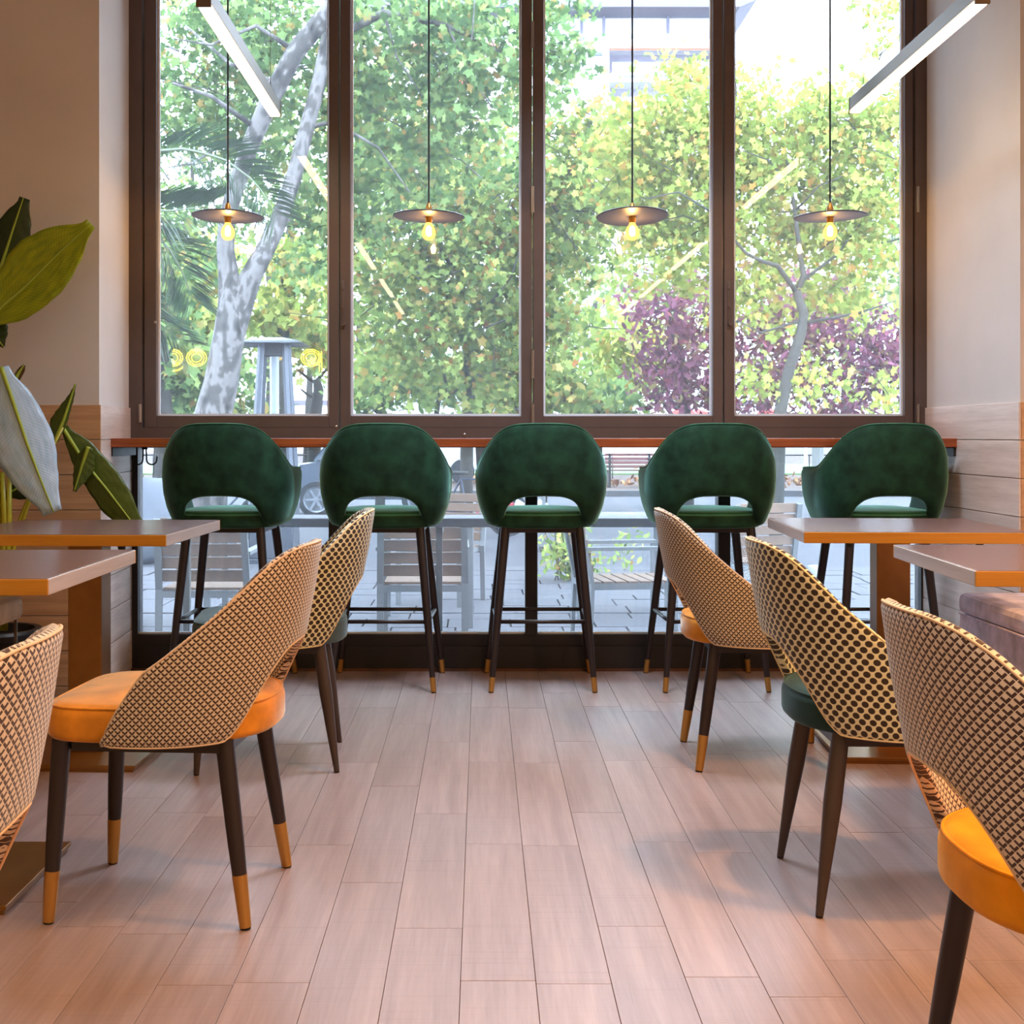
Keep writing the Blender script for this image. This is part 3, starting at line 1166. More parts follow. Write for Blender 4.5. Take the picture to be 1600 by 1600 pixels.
# yellow neon letters on the back wall, mirrored in the window glass
t = thing('neon_sign', 'yellow neon letters on the back wall, seen mirrored in the left pane', 'sign', (0, RY0 + .03, 0))
YM = 2 * (RW + .016) - (RY0 + .03)


def neon(name, strokes):
    q = MB()
    for s in strokes:
        q.tube([Vector((p[0], 0, p[1])) for p in s], .007, 6)
    obj(name, q, M_LETTER, t, smooth=True)


def arc(cx, cz, rx, rz, a0, a1, n=20):
    return [(cx + rx * math.cos(a), cz + rz * math.sin(a)) for a in np.linspace(a0, a1, n)]


def sgn(px, py):
    return ((px - VX) * YM / F, CAM_H - (py - VY) * YM / F)


px1 = YM / F
for name, cx in (('letter_g', 270), ('letter_o', 307), ('letter_p', 486)):
    c = sgn(cx, 559)
    st = [arc(c[0], c[1], r * px1, r * px1 * .85, 0, 2 * PI, 28) for r in (15.5, 12, 8)]
    if name == 'letter_g':
        for dr in (0, 3.5):
            st.append([(c[0] - (16 - dr) * px1, c[1] + 14 * px1), (c[0] - (16 - dr) * px1, c[1] - 6 * px1)])
        st.append(arc(c[0], c[1] - 15 * px1, 13 * px1, 5 * px1, PI, 2 * PI, 12))
        st.append(arc(c[0], c[1] - 13 * px1, 15 * px1, 8 * px1, PI, 2 * PI, 12))
    if name == 'letter_p':
        for dr in (0, 4):
            st.append([(c[0] + (16 - dr) * px1, c[1] + 10 * px1), (c[0] + (17 - dr) * px1, c[1] - 22 * px1)])
    neon(name, st)

# ================================================================== PLANT BY THE LEFT PIER
def blade_mat(name, c1, c2, rough=0.35, vein=0.5):
    if name in MATS:
        return MATS[name]
    m, nt, b = new_mat(name)
    g = NG(nt)
    uv = nt.nodes.new('ShaderNodeUVMap')
    sep = nt.nodes.new('ShaderNodeSeparateXYZ')
    nt.links.new(uv.outputs[0], sep.inputs[0])
    u = g.m('ABSOLUTE', sep.outputs[1])
    k = g.m('ADD', g.m('MULTIPLY', sep.outputs[0], 130), g.m('MULTIPLY', u, -16))
    s = g.m('SINE', g.m('MULTIPLY', k, 2.2))
    nz = g.noise(uv.outputs[0], 7, 4)
    s2 = g.rng(s, -1, 1, 0.5 - vein * .3, 0.5 + vein * .3)
    f = g.m('MULTIPLY', g.m('ADD', s2, g.rng(nz, .3, .7, -.35, .35)), 1.0)
    nt.links.new(g.mix(f, c1, c2), b.inputs['Base Color'])
    nt.links.new(g.bump(s, .12, .001), b.inputs['Normal'])
    b.inputs['Roughness'].default_value = rough
    b.inputs['Transmission Weight'].default_value = 0.0
    b.inputs['Subsurface Weight'].default_value = 0.0
    MATS[name] = m
    return m


plant = thing('potted_plant', 'tall broad-leaved potted plant against the left wall cladding', 'plant', (-1.83, 4.92, 0))
PO = Vector((-1.83, 4.92, 0))


def blade(mid, wl, wr, d, mat, dn=None, curl=0.18, tilt=0.0, rib=None):
    """leaf from midrib pixels [(px,py)], half widths left/right in pixels at even steps, depth d (to dn at the tip)"""
    n, m = 22, 12
    dn = dn or d
    tt = np.linspace(0, 1, len(mid))
    mx = [p[0] for p in mid]
    my = [p[1] for p in mid]
    V, UV, Fc = [], [], []
    ribp = []
    xs = lambda t, arr: sinterp(t, list(zip(np.linspace(0, 1, len(arr)), arr)))
    for i in range(n + 1):
        t = i / n
        dd = d + (dn - d) * t
        px, py = np.interp(t, tt, mx), np.interp(t, tt, my)
        p = P(px, py, dd)
        e = 0.02
        q0 = P(np.interp(max(t - e, 0), tt, mx), np.interp(max(t - e, 0), tt, my), dd)
        q1 = P(np.interp(min(t + e, 1), tt, mx), np.interp(min(t + e, 1), tt, my), dd)
        tg = (q1 - q0).normalized()
        sd = Vector((tg.z, 0, -tg.x))
        ribp.append(p - PO)
        for j in range(-m // 2, m // 2 + 1):
            w = (xs(t, wr) if j > 0 else xs(t, wl)) * dd / F
            k = j / (m / 2)
            ripple = .004 * math.sin(i * 1.9 + j) * abs(k)
            pos = p + sd * (w * k) + Vector((0, curl * abs(k) ** 1.6 * w + tilt * k * w + ripple, 0))
            V.append(tuple(pos - PO))
            UV.append((t, k))
    mm = m + 1
    for i in range(n):
        for j in range(m):
            Fc.append((i * mm + j, i * mm + j + 1, (i + 1) * mm + j + 1, (i + 1) * mm + j))
    me = bpy.data.meshes.new('leaf')
    me.from_pydata(V, [], Fc)
    uvl = me.uv_layers.new(name='UVMap')
    idx = np.empty(len(me.loops), dtype=np.int32)
    me.loops.foreach_get('vertex_index', idx)
    uvl.data.foreach_set('uv', np.array(UV, dtype=np.float32)[idx].ravel())
    me.polygons.foreach_set('use_smooth', [True] * len(me.polygons))
    o = obj('leaf', me, mat, plant)
    md = o.modifiers.new('thickness', 'SOLIDIFY')
    md.thickness = .0012
    obj('midrib', MB().tube([q - Vector((0, .002, 0)) for q in ribp], [0.0085 * (1 - .75 * i / n) for i in range(n + 1)], 7), rib or M_RIB, o, smooth=True)
    return o


M_RIB = pm('leaf_rib', srgb(150, 168, 52), .45)
B_YEL = blade_mat('leaf_yellow_green', srgb(100, 124, 6), srgb(158, 168, 16), .38, .35)
B_DARK = blade_mat('leaf_dark_green', srgb(22, 40, 14), srgb(40, 62, 22), .35, .4)
B_MID = blade_mat('leaf_mid_green', srgb(52, 72, 18), srgb(78, 96, 26), .38, .35)
B_SILV = blade_mat('leaf_silver_sheen', srgb(142, 178, 204), srgb(186, 212, 236), .25, .35)  # window reflection put into the colour of this silvery leaf
B_BROWN = blade_mat('leaf_withered', srgb(70, 48, 22), srgb(110, 84, 40), .6, .3)
blade([(-14, 470), (4, 410), (20, 360), (37, 309)], [6, 26, 32, 26, 7], [6, 22, 30, 24, 10], 5.02, B_DARK, curl=.2)
blade([(-30, 508), (40, 448), (90, 398), (143, 350)], [8, 46, 58, 42, 10], [14, 44, 50, 36, 9], 4.92, B_YEL, curl=-.12, tilt=-.2)
blade([(-34, 495), (-12, 520), (6, 542)], [5, 18, 26, 18, 3], [5, 16, 22, 14, 3], 4.98, B_DARK)
blade([(2, 574), (20, 626), (42, 692), (62, 745), (84, 800)], [10, 28, 37, 26, 12], [10, 36, 54, 42, 18], 4.80, B_SILV, dn=4.76, curl=.25, tilt=-.25)
blade([(98, 668), (132, 722), (170, 768), (214, 826)], [8, 26, 30, 26, 14], [6, 16, 24, 28, 12], 5.06, B_MID, curl=.15)
blade([(86, 690), (100, 655), (110, 625), (118, 600)], [16, 22, 15, 6, 2], [4, 6, 5, 4, 1], 5.04, B_MID, curl=.4)
blade([(72, 735), (45, 752), (22, 766), (7, 775)], [10, 20, 22, 14, 2], [8, 14, 12, 8, 2], 5.00, B_DARK, curl=.3)
blade([(138, 698), (128, 728), (116, 768)], [6, 14, 18, 12, 3], [6, 13, 14, 10, 3], 5.02, B_MID, curl=.5)
blade([(-16, 680), (6, 708), (28, 742)], [8, 22, 26, 18, 4], [8, 22, 24, 16, 4], 4.96, B_DARK, curl=.2)
blade([(22, 596), (30, 582), (38, 570)], [3, 6, 6, 5, 2], [3, 6, 6, 5, 2], 4.90, B_BROWN, curl=.5)
# leaf stalks rising from the pot
for pts, r in (([(0, 985), (4, 900), (8, 820), (4, 738)], .018), ([(6, 985), (12, 900), (14, 830), (15, 742)], .015), ([(-6, 985), (-2, 850), (-4, 700), (2, 575)], .012),
               ([(-10, 985), (-14, 800), (-22, 600), (-30, 508)], .012), ([(-4, 985), (-6, 820), (-8, 640), (-14, 470)], .011), ([(2, 985), (20, 860), (60, 740), (98, 668)], .009),
               ([(-2, 985), (16, 850), (52, 760), (86, 690)], .009)):
    pw = [P(a, b, 4.97) - PO for a, b in pts]
    obj('stalk', MB().tube(pw, [r, r * .9, r * .8, r * .55], 10), pm('stalk_green', srgb(168, 158, 30), .45, var=.2, var_scale=6), plant, smooth=True)
smooth_angle(obj('pot', MB().lathe([(.11, 0), (.135, .02), (.155, .26), (.158, .285), (.178, .292), (.182, .315), (.172, .325), (.150, .325), (.145, .29), (0, .285)], 36), pm('pot_black', srgb(22, 20, 20), .35), plant))

# ================================================================== STREET
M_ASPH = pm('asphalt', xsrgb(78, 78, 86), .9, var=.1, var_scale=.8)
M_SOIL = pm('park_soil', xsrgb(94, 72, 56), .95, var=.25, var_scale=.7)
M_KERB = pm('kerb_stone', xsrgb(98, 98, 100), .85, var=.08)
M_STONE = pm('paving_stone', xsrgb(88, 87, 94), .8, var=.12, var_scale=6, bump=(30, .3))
M_SLAB = pm('paving_bed', xsrgb(66, 66, 70), .9)
M_GREYM = pm('powder_grey_metal', xsrgb(136, 140, 142), .5, .1)
M_TEAK = wood_mat('outdoor_slat_wood', xsrgb(120, 90, 66), xsrgb(148, 116, 90), 'X', rough=.6)
def bark_mat(name, pale, mid, dark):
    m, nt, b = new_mat(name)
    g = NG(nt)
    tc = nt.nodes.new('ShaderNodeTexCoord')
    n1 = g.noise(g.mapping(tc.outputs['Object'], (3.2, 3.2, 1.6)), 2.2, 5, .6)
    n2 = g.noise(tc.outputs['Object'], 14, 4, .7)
    f = g.m('ADD', g.m('MULTIPLY', n1, .75), g.m('MULTIPLY', n2, .25))
    nt.links.new(g.ramp(f, [(.40, dark), (.44, mid), (.49, mid), (.52, pale), (.60, pale), (.64, mid)]), b.inputs['Base Color'])
    nt.links.new(g.bump(f, .5, .02), b.inputs['Normal'])
    b.inputs['Roughness'].default_value = .9
    MATS[name] = m
    return m


M_BARK = bark_mat('plane_bark', xsrgb(150, 142, 138), xsrgb(96, 90, 84), xsrgb(44, 38, 34))
M_BARK_D = pm('dark_bark', xsrgb(72, 66, 58), .9, var=.3, var_scale=5)
M_BARK_G = pm('grey_green_bark', xsrgb(84, 82, 72), .9, var=.25, var_scale=5)

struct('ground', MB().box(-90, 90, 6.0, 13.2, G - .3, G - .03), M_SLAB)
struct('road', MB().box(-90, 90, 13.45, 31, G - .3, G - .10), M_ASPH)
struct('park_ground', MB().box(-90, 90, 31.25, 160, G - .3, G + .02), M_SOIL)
# the outside sill keeps the terrace back from the glass
struct('trim_1', MB().box(-1.57, 1.98, 5.96, 6.22, G - .2, .10), pm('outer_sill', xsrgb(84, 86, 92), .8))
# kerbs, stone by stone where they can be told apart
kerb = struct('kerb', MB().box(-40, 40, 13.2, 13.45, G - .3, G - .11), M_SLAB)
for i in range(24):
    x0 = -7.2 + i * .6
    obj('kerb_stone', MB().bbox(x0 + .004, x0 + .596, 13.2, 13.45, G - .11, G + random.uniform(-.006, .004), .01), M_KERB, kerb)
kerb2 = struct('park_kerb', MB().box(-40, 40, 31.0, 31.25, G - .3, G + .04), M_KERB)
# paving stones of the terrace
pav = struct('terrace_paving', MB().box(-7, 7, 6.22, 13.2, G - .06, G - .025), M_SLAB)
row = 0
y = 6.24
meshes = {}
while y < 13.1:
    d = 0.42 if row % 3 else 0.30
    x = -4.4 - random.random() * .5
    while x < 4.4:
        w = random.choice((.45, .6, .75))
        if abs(x + w / 2) < .43 * y + .4:
            key = (w, d)
            if key not in meshes:
                mm = MB().bbox(-w / 2 + .006, w / 2 - .006, -d / 2 + .006, d / 2 - .006, -.028, 0, .004).mesh('paving_stone')
                mm.materials.append(M_STONE)
                meshes[key] = mm
            o = bpy.data.objects.new('paving_stone', meshes[key])
            COL.objects.link(o)
            o.parent = pav
            o.location = (x + w / 2, y + d / 2, G + random.uniform(-.004, .004))
        x += w
    y += d
    row += 1

# outdoor ledge fixed outside the lower glazing
o = obj('outdoor_ledge', MB().bbox(-1.5, 1.06, 6.24, 6.52, .612, .655, .004), pm('ledge_grey', xsrgb(94, 94, 104), .6))
tag(o, 'narrow grey ledge outside the lower glass, behind the stools', 'ledge')
for x in (-1.4, -.2, .9):
    obj('bracket', MB().box(x - .015, x + .015, 6.225, 6.26, G, .612).box(x - .015, x + .015, 6.225, 6.48, .58, .612), M_GREYM, o)


def patio_chair(label):
    t = thing('patio_chair', label, 'chair', (0, 0, 0), 0, 'slatted metal patio chairs on the terrace')
    w, dp = .26, .27
    for sx in (-1, 1):
        obj('leg', MB().bar((sx * w, -dp, 0), (sx * w, -dp + .02, .44), .04, .022, up=(0, 1, 0)).bar((sx * w, -dp + .02, .44), (sx * w * .97, -dp - .07, .86), .04, .022, up=(0, 1, 0)), M_GREYM, t)
        obj('leg', MB().bar((sx * w, dp, 0), (sx * w, dp, .64), .04, .022, up=(0, 1, 0)), M_GREYM, t)
        obj('armrest', MB().bar((sx * w, -dp - .02, .655), (sx * w, dp + .02, .655), .05, .022), M_GREYM, t)
        obj('seat_rail', MB().bar((sx * (w - .035), -dp + .02, .42), (sx * (w - .035), dp, .42), .024, .04), M_GREYM, t)
    obj('cross_rail', MB().bar((-w, dp - .01, .41), (w, dp - .01, .41), .024, .04), M_GREYM, t)
    obj('cross_rail', MB().bar((-w, -dp + .02, .41), (w, -dp + .02, .41), .024, .04), M_GREYM, t)
    for i in range(7):
        y = -dp + .05 + i * .078
        obj('seat_slat', MB().bbox(-w + .025, w - .025, y - .033, y + .033, .435, .452, .003), M_TEAK, t)
    for i in range(5):
        z = .52 + i * .078
        yy = -dp + .02 - .09 * (z - .44) / .42
        obj('back_slat', MB().bbox(-w + .02, w - .02, yy + .012, yy + .028, z - .034, z + .034, .003), M_TEAK, t)
    return t


def patio_table(label, loc, w=.7):
    t = thing('patio_table', label, 'table', loc, 0, 'grey patio tables on the terrace')
    obj('table_top', MB().bbox(-w / 2, w / 2, -.35, .35, .715, .75, .004), M_GREYM, t)
    for sx in (-1, 1):
        for sy in (-1, 1):
            obj('leg', MB().bbox(sx * (w / 2 - .04) - .022, sx * (w / 2 - .04) + .022, sy * .31 - .022, sy * .31 + .022, 0, .715, .003), M_GREYM, t)
    return t


def at(px, d, z=G):
    return ((px - VX) * d / F, d, z)


pc = patio_chair('patio chair seen through the glass below the left stool, back to us')
pc.location = at(331, 8.0)
pc.rotation_euler.z = math.radians(0)
dup(pc, at(662, 8.3), 0.02, 'patio chair with brown slats behind the second stool, back to us')
dup(pc, at(972, 8.3), math.radians(-82), 'patio chair standing sideways between the middle and fourth stools')
dup(pc, at(1162, 9.6), math.radians(20), 'patio chair far out on the terrace behind the right dining chairs')
dup(pc, at(690, 10.6), math.radians(160), 'patio chair on the far side of the table behind the second stool')
patio_table('grey patio table beside the brown-slatted chair, behind the second stool', at(668, 9.5))
patio_table('grey patio table with many legs between the middle and fourth stools', at(968, 9.9), .72)
patio_table('grey patio table glimpsed through the glass under the left tables', at(268, 9.0))

# pyramid patio heater
h = thing('patio_heater', 'tall pyramid patio heater with a flat square hood by the forked trunk', 'heater', at(429, 14))
HM = pm('heater_steel', xsrgb(110, 114, 124), .35, .6)
obj('hood', MB().lathe([(.0, 2.395), (.14, 2.388), (.40, 2.345), (.495, 2.318), (.49, 2.308), (.16, 2.335), (0, 2.335)], 4, M=Matrix.Rotation(PI / 4, 4, 'Z')), HM, h)
obj('burner_head', MB().bbox(-.092, .092, -.092, .092, 2.19, 2.335, .006), pm('heater_mesh', xsrgb(86, 84, 88), .5, .5), h)
for sx in (-1, 1):
    for sy in (-1, 1):
        obj('leg', MB().bar((sx * .125, sy * .125, 2.32), (sx * .215, sy * .215, .62), .045, .045), HM, h)
smooth_angle(obj('flame_tube', MB().lathe([(.05, .62), (.05, 2.2)], 18), pm('tube_glass', xsrgb(196, 206, 214), .15, 0, spec=.6), h))
obj('base', MB().bbox(-.235, .235, -.235, .235, .05, .62, .01).bbox(-.25, .25, -.25, .25, 0, .05, .008), HM, h)

# ------------------------------------------------------------------ vehicles
def prism(prof, w, bev=.03, taper=None):
    """side profile [(x,z)] swept over the width, narrower above the waist"""
    bm = bmesh.new()
    vs = []
    for s in (-1, 1):
        row = []
        for x, z in prof:
            k = 1.0 if taper is None else taper(z)
            row.append(bm.verts.new((x, s * w / 2 * k, z)))
        vs.append(row)
    n = len(prof)
    for i in range(n):
        j = (i + 1) % n
        bm.faces.new((vs[0][i], vs[0][j], vs[1][j], vs[1][i]))
    bm.faces.new(list(reversed(vs[0])))
    bm.faces.new(vs[1])
    bmesh.ops.recalc_face_normals(bm, faces=bm.faces[:])
    bmesh.ops.bevel(bm, geom=bm.edges[:], offset=bev, segments=2, affect='EDGES', clamp_overlap=True)
    return MB().bm(bm)


def make_car(label, paint, L=2.75):
    t = thing('car', label, 'car')
    k = L / 2.75
    M_TY = pm('tyre_rubber', xsrgb(36, 38, 44), .9)
    M_WG = pm('car_window', xsrgb(64, 82, 96), .1, .0, spec=.8)
    M_RIM = pm('alloy_rim', xsrgb(170, 176, 186), .4, .5)
    body = [(-1.35 * k, .32), (-1.37 * k, .66), (-1.28 * k, .92), (-.85 * k, .98), (1.18 * k, .98), (1.34 * k, .86), (1.38 * k, .55), (1.34 * k, .30)]
    smooth_angle(obj('body', prism(body, 1.66, .06), paint, t))
    cab = [(-1.02 * k, .96), (-.58 * k, 1.46), (.86 * k, 1.50), (1.22 * k, .98)]
    smooth_angle(obj('cabin', prism(cab, 1.58, .05, lambda z: 1 - .16 * max(0, z - .96) / .54), paint, t))
    for s in (-1, 1):
        q = MB()
        for (xa, xb) in ((-.82, -.06), (.02, .84)):
            b = len(q.v)
            pts = [(xa * k if xa > -.5 else -.80 * k, 1.03), (xb * k, 1.03), ((xb - (.22 if xb > .5 else 0)) * k, 1.40), ((xa + (.33 if xa < -.5 else 0)) * k, 1.40)]
            q.v += [(x, s * (.795 - .115 * (z - .96) / .54), z) for x, z in pts] + [(x, s * (.78 - .115 * (z - .96) / .54), z) for x, z in pts]
            q.f += [(b, b + 1, b + 2, b + 3), (b + 4, b + 7, b + 6, b + 5), (b, b + 4, b + 5, b + 1), (b + 2, b + 6, b + 7, b + 3)]
        obj('side_window', q, M_WG, t)
        obj('mirror', MB().bbox(-.78 * k, -.66 * k, s * .82 - .08, s * .82 + .08, 1.02, 1.14, .02), M_TY, t)
        for x in (-.93 * k, .90 * k):
            Mx = Matrix.Translation((x, s * .74, .315)) @ Matrix.Rotation(-s * PI / 2, 4, 'X')
            w = smooth_angle(obj('wheel', MB().lathe([(.20, -.06), (.315, -.07), (.33, 0), (.315, .10), (.225, .115), (.215, .09), (0, .085)], 28, M=Mx), M_TY, t))
            r = MB()
            for a in range(6):
                an = a * PI / 3
                r.bar(Mx @ Vector((.03 * math.cos(an), .03 * math.sin(an), .10)), Mx @ Vector((.205 * math.cos(an), .205 * math.sin(an), .105)), .045, .02, up=Mx.to_3x3() @ Vector((0, 0, 1)))
            r.lathe([(.05, .09), (.05, .118), (0, .12)], 14, M=Mx).lathe([(.20, .10), (.226, .122), (.234, .10)], 28, M=Mx)
            obj('rim', r, M_RIM, w)
    obj('windscreen', MB().bar((-.965 * k, 0, 1.04), (-.625 * k, 0, 1.425), 1.30, .02, up=(-1, 0, 1)), M_WG, t)
    obj('bumper', MB().bbox(-1.41 * k, -1.33 * k, -.78, .78, .30, .50, .03), M_TY, t)
    obj('bumper', MB().bbox(1.33 * k, 1.41 * k, -.78, .78, .30, .50, .03), M_TY, t)
    for s in (-1, 1):
        obj('headlight', MB().bbox(-1.385 * k, -1.30 * k, s * .62 - .14, s * .62 + .14, .66, .80, .02), M_RIM, t)
    return t


car = make_car('pale silver car parked across the street between the two left stools', pm('silver_paint', xsrgb(112, 122, 140), .25, .3, coat=.5))
car.location = at(578, 24, G - .10)
car.rotation_euler.z = math.radians(4)

def make_van(label, loc, rz):
    t = thing('delivery_van', label, 'van', loc, rz)
    pw = pm('van_white', xsrgb(232, 234, 238), .35, coat=.3)
    smooth_angle(obj('body', prism([(-2.6, .35), (-2.62, 1.05), (-2.2, 1.25), (-1.75, 2.1), (-1.5, 2.28), (2.5, 2.3), (2.6, 2.2), (2.62, .35)], 1.9, .05), pw, t))
    for s_ in (-1, 1):
        obj('side_window', MB().box(-2.0, -1.1, s_ * .95 - .01, s_ * .95 + .01, 1.25, 1.8), pm('car_window', xsrgb(64, 82, 96), .1, spec=.8), t)
        for x in (-1.75, 1.6):
            Mx = Matrix.Translation((x, s_ * .86, .34)) @ Matrix.Rotation(-s_ * PI / 2, 4, 'X')
            smooth_angle(obj('wheel', MB().lathe([(.2, -.08), (.33, -.08), (.345, 0), (.33, .1), (.2, .11), (0, .09)], 20, M=Mx), pm('tyre_rubber', xsrgb(36, 38, 44), .9), t))
    return t


make_van('white delivery van parked far back under the branches of the second pane', at(632, 37, G + .02), .05)
for px, d, w in ((1068, 36, 'beside the bright lime shrub'), (1090, 38, 'under the purple tree near the third post'), (1202, 37, 'just left of the thin crooked trunk')):
    t = thing('market_parasol', 'red parasol far away in the park, ' + w, 'parasol', at(px, d, G + .02))
    obj('canopy', MB().lathe([(.55, 1.72), (.56, 1.76), (.30, 2.0), (0, 2.1)], 8), pm('parasol_red', xsrgb(228, 58, 44), .7), t)
    obj('pole', MB().tube([(0, 0, 0), (0, 0, 2.05)], .025, 6), M_GREYM, t)

# covered scooter at the left jamb
sc_t = thing('covered_scooter', 'scooter under a pale grey cover beyond the left post', 'scooter', at(250, 15.2, G - .10), .5)
bm = bmesh.new()
bmesh.ops.create_uvsphere(bm, u_segments=26, v_segments=16, radius=1)
for v in bm.verts:
    x, y, z = v.co
    hgt = .50 + .30 * math.exp(-((x + .55) / .3) ** 2) + .12 * math.exp(-((x - .2) / .5) ** 2)
    fold = 1 + .07 * math.sin(9 * math.atan2(y, x)) * (1 - max(z, 0))
    v.co = Vector((x * .95 * fold, y * .38 * fold * (1.15 - .35 * max(z, 0)), .34 + max(z, -.5) * hgt))
obj('cover', MB().bm(bm), pm('cover_cloth', xsrgb(124, 130, 142), .7, var=.1, var_scale=5), sc_t, smooth=True)
for x in (-.66, .66):
    Mx = Matrix.Translation((x, 0, .24)) @ Matrix.Rotation(PI / 2, 4, 'X')
    smooth_angle(obj('wheel', MB().lathe([(.14, -.05), (.235, -.05), (.25, 0), (.235, .05), (.14, .05)], 22, M=Mx), pm('tyre_rubber', xsrgb(36, 38, 44), .9), sc_t))


def bicycle(label, loc, rz):
    t = thing('bicycle', label, 'bicycle', loc, rz)
    for x in (-.5, .5):
        Mx = Matrix.Translation((x, 0, .33)) @ Matrix.Rotation(PI / 2, 4, 'X')
        smooth_angle(obj('wheel', MB().lathe([(.30, -.016), (.33, -.016), (.335, 0), (.33, .016), (.30, .016), (.30, -.016)], 26, M=Mx), M_BLACK, t))
    f = MB()
    A, B, C_, D_, E = (-.5, 0, .33), (-.12, 0, .30), (-.22, 0, .82), (.34, 0, .80), (.5, 0, .33)
    for a, b in ((A, B), (A, C_), (B, C_), (B, D_), (C_, D_), (D_, E)):
        f.tube([a, b], .016, 6)
    obj('frame', f, pm('bike_frame', xsrgb(60, 70, 96), .4, .3), t)
    obj('handlebar', MB().tube([(.28, -.26, .98), (.33, 0, .94), (.28, .26, .98)], .014, 6).tube([(.34, 0, .80), (.33, 0, .95)], .014, 6), M_BLACK, t)
    obj('saddle', MB().bbox(-.36, -.12, -.07, .07, .88, .93, .02), M_BLACK, t)


bicycle('dark bicycle leaning across the street behind the first stool', at(350, 17.5, G - .10), .3)
bicycle('bicycle by the kerb in the gap right of the second stool', at(742, 19, G - .10), -.4)

# striped barrier
br = thing('road_barrier', 'red and white striped barrier board behind the middle stool', 'barrier', at(800, 16.5, G - .1))
for i in range(6):
    obj('stripe_panel', MB().bar((-.42 + i * .14, 0, .40), (-.36 + i * .14 + .06, 0, .62), .13, .02, up=(0, 1, 0)), pm('barrier_red' if i % 2 == 0 else 'barrier_white', xsrgb(208, 40, 58) if i % 2 == 0 else xsrgb(230, 232, 236), .5), br)
for x in (-.4, .4):
    obj('post', MB().box(x - .02, x + .02, -.02, .02, 0, .7), M_GREYM, br)
    obj('foot', MB().box(x - .05, x + .05, -.22, .22, 0, .05), M_BLACK, br)

# small bollard lamp on the terrace
b = thing('bollard', 'short bollard with pale cap on the terrace, seen above the dotted chair', 'bollard', at(1273, 9.4))
smooth_angle(obj('shaft', MB().lathe([(.075, 0), (.075, .10), (.05, .11), (.05, .28), (.06, .29)], 18), pm('bollard_dark', xsrgb(60, 74, 84), .5), b))
smooth_angle(obj('cap', MB().lathe([(.055, .29), (.06, .30), (.06, .40), (.05, .415), (0, .42)], 18), pm('bollard_cap', xsrgb(200, 206, 210), .4), b))

# park bench
pbn = thing('park_bench', 'reddish slatted park bench across the street right of the middle stool', 'bench', at(982, 33.5, G + .02))
M_RB = wood_mat('bench_red_wood', xsrgb(120, 66, 66), xsrgb(156, 96, 92), 'X', rough=.6)
for i in range(4):
    obj('back_slat', MB().box(-.62, .62, -.22, -.19, .50 + i * .1, .57 + i * .1), M_RB, pbn)
for i in range(4):
    obj('seat_slat', MB().box(-.62, .62, -.16 + i * .11, -.08 + i * .11, .42, .45), M_RB, pbn)
for x in (-.5, .5):
    obj('leg', MB().box(x - .03, x + .03, -.22, .26, 0, .42).box(x - .03, x + .03, -.25, -.21, 0, .86), M_BLACK, pbn)

# lamp post and sign posts in the park, thin
for px, d, hgt, lb in ((1259, 34, 2.4, 'white park post to the left of the rightmost stool'), (1278, 30.5, 1.6, 'grey tree guard post beside the rightmost stool')):
    p = obj('park_post', MB().tube([(*at(px, d)[:2], G), (*at(px, d)[:2], G + hgt)], .05 if px == 1259 else .14, 8), pm('post_white', xsrgb(224, 226, 228), .6) if px == 1259 else pm('post_grey', xsrgb(160, 162, 156), .8))
    tag(p, lb, 'post')
    obj('cap', MB().tube([(*at(px, d)[:2], G + hgt), (*at(px, d)[:2], G + hgt + .05)], .06 if px == 1259 else .15, 8), M_GREYM, p)
# low park railing
rl = thing('park_railing', 'thin dark railing along the lawn across the street', 'railing', (0, 40, G + .02))
rm = MB()
rm.tube([(-16, 0, .72), (18, 0, .72)], .022, 5)
obj('top_rail', rm, M_BLACK, rl)
for i in range(18):
    obj('post', MB().tube([(-16 + i * 2, 0, 0), (-16 + i * 2, 0, .72)], .02, 5), M_BLACK, rl)

